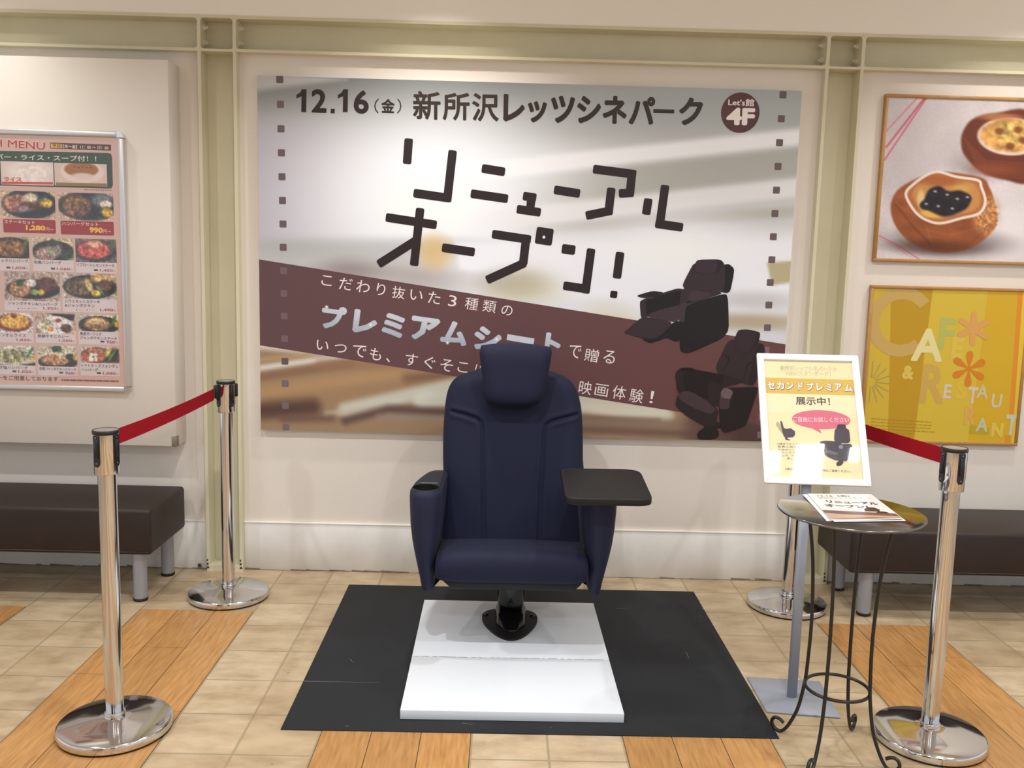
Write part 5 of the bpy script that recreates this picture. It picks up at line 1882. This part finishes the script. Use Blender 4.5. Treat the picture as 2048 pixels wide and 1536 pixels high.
sex, sey, sez = SM[:, 0], SM[:, 1], SM[:, 2]      # sey points away from the viewer
SWD, SHT = .335, .4556
def sloc(a_, d, c_):
    return tuple(sc_ + sex * a_ + sey * d + sez * c_)
def sbar(a0, a1, c0, c1, d0, d1, mname, m, bev=.002):
    q = MB()
    q.hexa([sloc(a0, d0, c0), sloc(a1, d0, c0), sloc(a1, d1, c0), sloc(a0, d1, c0), sloc(a0, d0, c1), sloc(a1, d0, c1), sloc(a1, d1, c1), sloc(a0, d1, c1)], 0, bev, 2)
    return q.build(mname, m, SIGN)
fb = .0225
def mitre(p0, p1, p2, p3):
    q = MB()
    q.hexa([sloc(*p) for p in (p0, p1, p2, p3)] + [sloc(p[0], p[1] + .014, p[2]) for p in (p0, p1, p2, p3)], 0, .0025, 2)
    q.build('frame_bar', M_FRW, SIGN)
hw, hh = SWD / 2, SHT / 2
mitre((-hw, 0, hh), (hw, 0, hh), (hw - fb, 0, hh - fb), (-hw + fb, 0, hh - fb))
mitre((-hw, 0, -hh), (-hw + fb, 0, -hh + fb), (hw - fb, 0, -hh + fb), (hw, 0, -hh))
mitre((-hw, 0, -hh), (-hw, 0, hh), (-hw + fb, 0, hh - fb), (-hw + fb, 0, -hh + fb))
mitre((hw, 0, -hh), (hw - fb, 0, -hh + fb), (hw - fb, 0, hh - fb), (hw, 0, hh))
sbar(-hw + .004, hw - .004, -hh + .004, hh - .004, .0085, .0135, 'back_panel', M_FRW, .001)
G = Sheet(tuple(sc_ + sey * .0082), tuple(sex), tuple(sez), tuple(-sey))
ix, iz = hw - fb + .003, hh - fb + .003
G.lpoly([(-ix, -iz), (ix, -iz), (ix, iz), (-ix, iz)], 'e9dcae', 0)
ZS = lambda x, y: (1500 + x / 5.119, 690 + y / 5.119)
def gband(v0, v1, col, L):
    a_, b_ = G.pt(*ZS(600, v0))[1], G.pt(*ZS(600, v1))[1]
    G.lpoly([(-ix, b_), (ix, b_), (ix, a_), (-ix, a_)], col, L)
gband(345, 510, 'd6b24e', 1)
gband(505, 700, 'ebe0b8', 1)
def gtext(s_, a_, b_, h, col, L, bold=0.0):
    G.text(s_, ZS(*a_), ZS(*b_), h / 5.119, col, L, bold)
gtext('新所沢レッツシネパークの', (312, 260), (886, 275), 48, '8a7c48', 2, .014)
gtext('新所沢レッツシネパークの', (314, 259), (884, 274), 44, 'e6dcb4', 3)
gtext('NEWスタンダード！', (378, 312), (825, 322), 46, '8a7c48', 2, .014)
gtext('NEWスタンダード！', (380, 311), (823, 321), 42, 'e6dcb4', 3)
CHS = [('セ', 178, 258, 455), ('カ', 276, 354, 456), ('ン', 372, 452, 458), ('ド', 494, 548, 464), ('プ', 578, 660, 466), ('レ', 682, 752, 470), ('ミ', 782, 842, 474), ('ア', 868, 946, 474), ('ム', 968, 1056, 480)]
for ch, x0_, x1_, y0_ in CHS:
    gtext(ch, (x0_ - 1, y0_ + 4), (x1_ + 6, y0_ + 6), 86, '63507e', 2.5, .05)
    gtext(ch, (x0_ + 1, y0_ - 3), (x1_ - 2, y0_ - 1), 76, 'f7f2ee', 3.7, .025)
gtext('展示中！', (470, 612), (822, 622), 84, '40383a', 3, .018)
e0 = G.pt(*ZS(728, 764)); e1 = G.pt(*ZS(1028, 775)); e2 = G.pt(*ZS(728, 668))
G.ell(e0, abs(e1[0] - e0[0]), abs(e2[1] - e0[1]), 'd4687f', 3, 48)
G.poly([ZS(600, 835), ZS(735, 906), ZS(705, 850)], 'd4687f', 3.2)
gtext('ご自由にお試しください', (442, 786), (1016, 794), 52, 'fbe2e2', 4)
# small side-view seat and large front seat
def gp(pts, col, L):
    G.poly([ZS(*p) for p in chaikin(pts)], col, L)
gp([(262, 815), (278, 780), (300, 800), (350, 900), (330, 910)], 'b8aa88', 3)
gp([(308, 785), (322, 778), (332, 800), (345, 850), (370, 860), (420, 852), (430, 865), (458, 880), (462, 920), (440, 945), (385, 948), (350, 945), (330, 890)], '3f3a44', 4)
gp([(358, 940), (385, 945), (385, 965), (412, 968), (410, 976), (362, 974)], '3f3a44', 4)
gp([(885, 855), (895, 812), (975, 812), (985, 855), (1015, 870), (1030, 1010), (860, 1000), (865, 870)], '3c3641', 5)
gp([(895, 850), (900, 815), (970, 815), (978, 850), (960, 870), (905, 868)], '2f2a33', 6)
gp([(715, 990), (760, 980), (860, 985), (950, 1010), (930, 1150), (800, 1130), (745, 1090), (718, 1030)], '37323c', 6)
gp([(750, 1065), (800, 1075), (915, 1105), (920, 1185), (870, 1180), (770, 1135)], '4a434f', 7)
gp([(770, 1075), (800, 1075), (905, 1108), (880, 1130), (790, 1105)], '6a6170', 8)
gp([(900, 1190), (910, 1020), (960, 1015), (1045, 1015), (1050, 1140), (980, 1195), (950, 1185)], '3a3440', 8)
gp([(905, 1060), (912, 1025), (952, 1028), (950, 1068)], '8a8290', 9)
gp([(880, 1215), (900, 1190), (950, 1180), (958, 1205), (930, 1235), (890, 1240)], '322d36', 7)
for i, (a_, b_, yy) in enumerate(((278, 690, 1022), (282, 640, 1052), (285, 690, 1082), (285, 690, 1112), (290, 690, 1142), (380, 690, 1172))):
    G.text(['15度までのリクライニングと、', '背骨に沿う形で腰を', '広めのシートとアームで', 'リラックスできる空間に', '仕上げ、ゆったりと映画を', '楽しんでいただけます。'][i], ZS(a_, yy), ZS(b_, yy + 6), 22 / 5.119, '4c4648', 3)
G.text('※展示品のため混雑時のご使用はご遠慮ください。', ZS(360, 1282), ZS(1030, 1308), 26 / 5.119, '4c4648', 3)
G.build('printed_notice', M_PRINT, SIGN)
sbar(-hw + fb - .002, hw - fb + .002, -hh + fb - .002, hh - fb + .002, .0045, .0062, 'clear_cover', pane_mat(), 0)

m = MB()
bq = [(.918, -.976), (.916, -1.223), (1.142, -1.253), (1.165, -1.000)]
m.hexa([(*p, .0008) for p in bq] + [(*p, .0065) for p in bq], 0, .001, 1)
m.build('base_plate', M_SILV, SIGN)
m = MB()
ptop = .90
m.prism([(.0165 * math.cos(t_) + 1.0235, .011 * math.sin(t_) - 1.119) for t_ in [2 * PI * k / 28 for k in range(28)]], lambda a_, b_, d: (a_ + .006, b_, d), .006, .745)
for i, f in enumerate(m.f):
    m.s[i] = len(f) == 4
m.build('pole', M_SILV, SIGN)
m = MB()
m.hexa([(1.005, -1.128, .735), (1.055, -1.128, .735), (1.055, -1.10, .735), (1.005, -1.10, .735), sloc(-.055, .0145, -.12), sloc(.0, .0145, -.12), sloc(.0, .03, -.11), sloc(-.055, .03, -.11)], 0, .002, 1)
m.build('tilt_bracket', M_SILV, SIGN)

# ------------------------------------------------------------------ round table with wire legs, flyers
M_TTOP = mat('dark_brushed_tabletop', (0.24, 0.24, 0.25), 0.16, metal=1.0)
M_WIRE = mat('black_wire', (0.010, 0.009, 0.008), 0.32, spec=.5)
TX, TY, TZ = 1.046, -1.452, .7315
TAB = thing('side_table', 'round black metal table on four curled wire legs beside the sign', 'table', (TX, TY, 0))
m = MB()
m.lathe([(.185, TZ - .008), (.198, TZ - .007), (.2015, TZ - .004), (.2015, TZ - .001), (.200, TZ), (0, TZ)], TX, TY, 80)
m.build('tabletop', M_TTOP, TAB)
def cat(pts, n=8):
    out = []
    for i in range(len(pts) - 1):
        P0, P1, P2, P3 = [np.array(pts[max(0, min(len(pts) - 1, i + k))]) for k in (-1, 0, 1, 2)]
        for k in range(n):
            t_ = k / n
            out.append(.5 * (2 * P1 + (P2 - P0) * t_ + (2 * P0 - 5 * P1 + 4 * P2 - P3) * t_ ** 2 + (3 * P1 - P0 - 3 * P2 + P3) * t_ ** 3))
    out.append(np.array(pts[-1]))
    return out
legp = [(.125, .727), (.110, .65), (.098, .56), (.091, .45), (.089, .35), (.092, .25), (.096, .19), (.110, .105), (.130, .05), (.148, .018), (.165, .0062), (.183, .014), (.190, .030), (.182, .044), (.167, .045), (.152, .036)]
for k in range(4):
    a_ = math.radians(50 + 90 * k)
    m = MB()
    m.tube([(TX + r * math.cos(a_), TY + r * math.sin(a_), z) for r, z in cat(legp, 6)], .0052, 10)
    m.build('leg', M_WIRE, TAB)
m = MB()
m.tube([(TX + .090 * math.cos(2 * PI * k / 48), TY + .090 * math.sin(2 * PI * k / 48), .200) for k in range(48)], .0048, 10, closed=True)
m.build('ring', M_WIRE, TAB)

FQ = [tuple(at_z(u, v, TZ + .004)[:2]) for u, v in ((1615, 988), (1742, 989), (1806, 1040), (1662, 1041))]
M_PAPER = mat('flyer_paper', (0.80, 0.78, 0.76), 0.4)
fly = [(0, 0, 0, 'white printed flyer lying undermost of three on the round table'), (.004, -.006, .012, 'white printed flyer in the middle of three on the round table'), (0.0, 0.0, 0.0, 'printed flyer topmost of three on the round table, dated 12.16')]
fc = np.mean(np.array(FQ), 0)
for i, (dx, dy, da, label) in enumerate(fly):
    if i == 0:
        dx, dy, da = -.012, .004, .01
    q = [rotp(x + dx, y + dy, *fc, da) for x, y in FQ]
    z0 = TZ + .0008 + i * .0016
    t = thing('flyer', label, 'flyer', (fc[0], fc[1], z0), 'flyers on the round table')
    m = MB()
    nseg = 8
    V, Fc = [], []
    for layer in (0, 1):
        for j in range(nseg + 1):
            for i2 in range(nseg + 1):
                a_, b_ = i2 / nseg, j / nseg
                P = (np.array(q[0]) * (1 - a_) + np.array(q[1]) * a_) * (1 - b_) + (np.array(q[3]) * (1 - a_) + np.array(q[2]) * a_) * b_
                curl = .004 * max(0, b_ - .8) / .2 * (i == 2) * max(0, a_ - .3)
                V.append((P[0], P[1], z0 + layer * .0012 + curl))
    n2 = (nseg + 1) ** 2
    for layer in (0, 1):
        for j in range(nseg):
            for i2 in range(nseg):
                o = layer * n2 + j * (nseg + 1) + i2
                Fc.append((o, o + 1, o + nseg + 2, o + nseg + 1))
    w1 = nseg + 1
    for k in range(nseg):
        Fc += [(k, k + 1, n2 + k + 1, n2 + k), (nseg * w1 + k, nseg * w1 + k + 1, n2 + nseg * w1 + k + 1, n2 + nseg * w1 + k),
               (k * w1, (k + 1) * w1, n2 + (k + 1) * w1, n2 + k * w1), (k * w1 + nseg, (k + 1) * w1 + nseg, n2 + (k + 1) * w1 + nseg, n2 + k * w1 + nseg)]
    m.add(V, Fc, 0, False)
    m.build('sheet', M_PAPER, t)
    if i == 2:
        exv = np.array([q[1][0] - q[0][0], q[1][1] - q[0][1], 0]); wq = np.linalg.norm(exv); exv = exv / wq
        ezv = np.array([q[0][0] - q[3][0], q[0][1] - q[3][1], 0]); hq = np.linalg.norm(ezv); ezv = ezv / hq
        O = np.array([q[3][0], q[3][1], z0 + .0012])
        FS = Sheet(O, exv, ezv, (0, 0, 1), .00012)
        Pq = [np.array(k) for k in q]
        def fw(a_, b_):          # a across, b from the bottom up -> px free local coordinates
            P = (Pq[3] * (1 - a_) + Pq[2] * a_) * (1 - b_) + (Pq[0] * (1 - a_) + Pq[1] * a_) * b_
            curl = .004 * max(0, (1 - b_) - .8) / .2 * max(0, a_ - .3)
            return P, curl
        def fpoly(pts, col, L):
            V = []
            for a_, b_ in pts:
                P, cz = fw(a_, b_)
                V.append((P[0], P[1], z0 + .0012 + cz + .00012 * L))
            FS.mb.add(V, [tuple(range(len(V)))], 0, False, lin(col))
        def ftext(s_, a0, b0, a1, hgt, col, L, rot=0.0, bold=0.0):
            Vg, Fg = glyphs(s_, bold)
            mn, mxv = Vg.min(0), Vg.max(0)
            V = []
            for x, y in Vg:
                a_ = (x - mn[0]) / (mxv[0] - mn[0]) * (a1 - a0)
                b_ = (y - mn[1]) / (mxv[1] - mn[1]) * hgt
                P, cz = fw(a0 + a_, b0 + b_ + rot * a_)
                V.append((P[0], P[1], z0 + .0012 + .00012 * L))
            FS.mb.add(V, Fg, 0, False, lin(col))
        fpoly([(.0, .22), (1, .22), (1, 1), (0, 1)], 'dcd8d6', 1)
        fpoly([(.0, .36), (1, .22), (1, .10), (0, .24)], '6b4a4a', 2)
        fpoly([(.0, .02), (1, .02), (1, .10), (0, .23)], 'b89a84', 1)
        fpoly([(.0, .04), (.5, .10), (.9, .02), (0.4, .02)], '8a6a58', 2)
        ftext('12.16（金）', .12, .87, .62, .07, '3a3032', 3, 0, .03)
        ftext('新所沢レッツシネパーク', .12, .80, .92, .04, '4a4042', 3, 0, .01)
        ftext('リニューアル', .18, .63, .92, .10, '2e282c', 3, -.12, .05)
        ftext('オープン！', .10, .48, .72, .11, '2e282c', 3, -.12, .05)
        fpoly([(.62, .38), (.70, .46), (.80, .44), (.84, .36), (.80, .28), (.60, .30)], '2f2426', 4)
        fpoly([(.72, .24), (.80, .30), (.90, .28), (.92, .20), (.84, .12), (.74, .15)], '2f2426', 4)
        FS.build('printed_face', M_GLOSSPRINT, t)

# the lettering source has done its job
bpy.data.objects.remove(_to)
bpy.data.curves.remove(_tc)
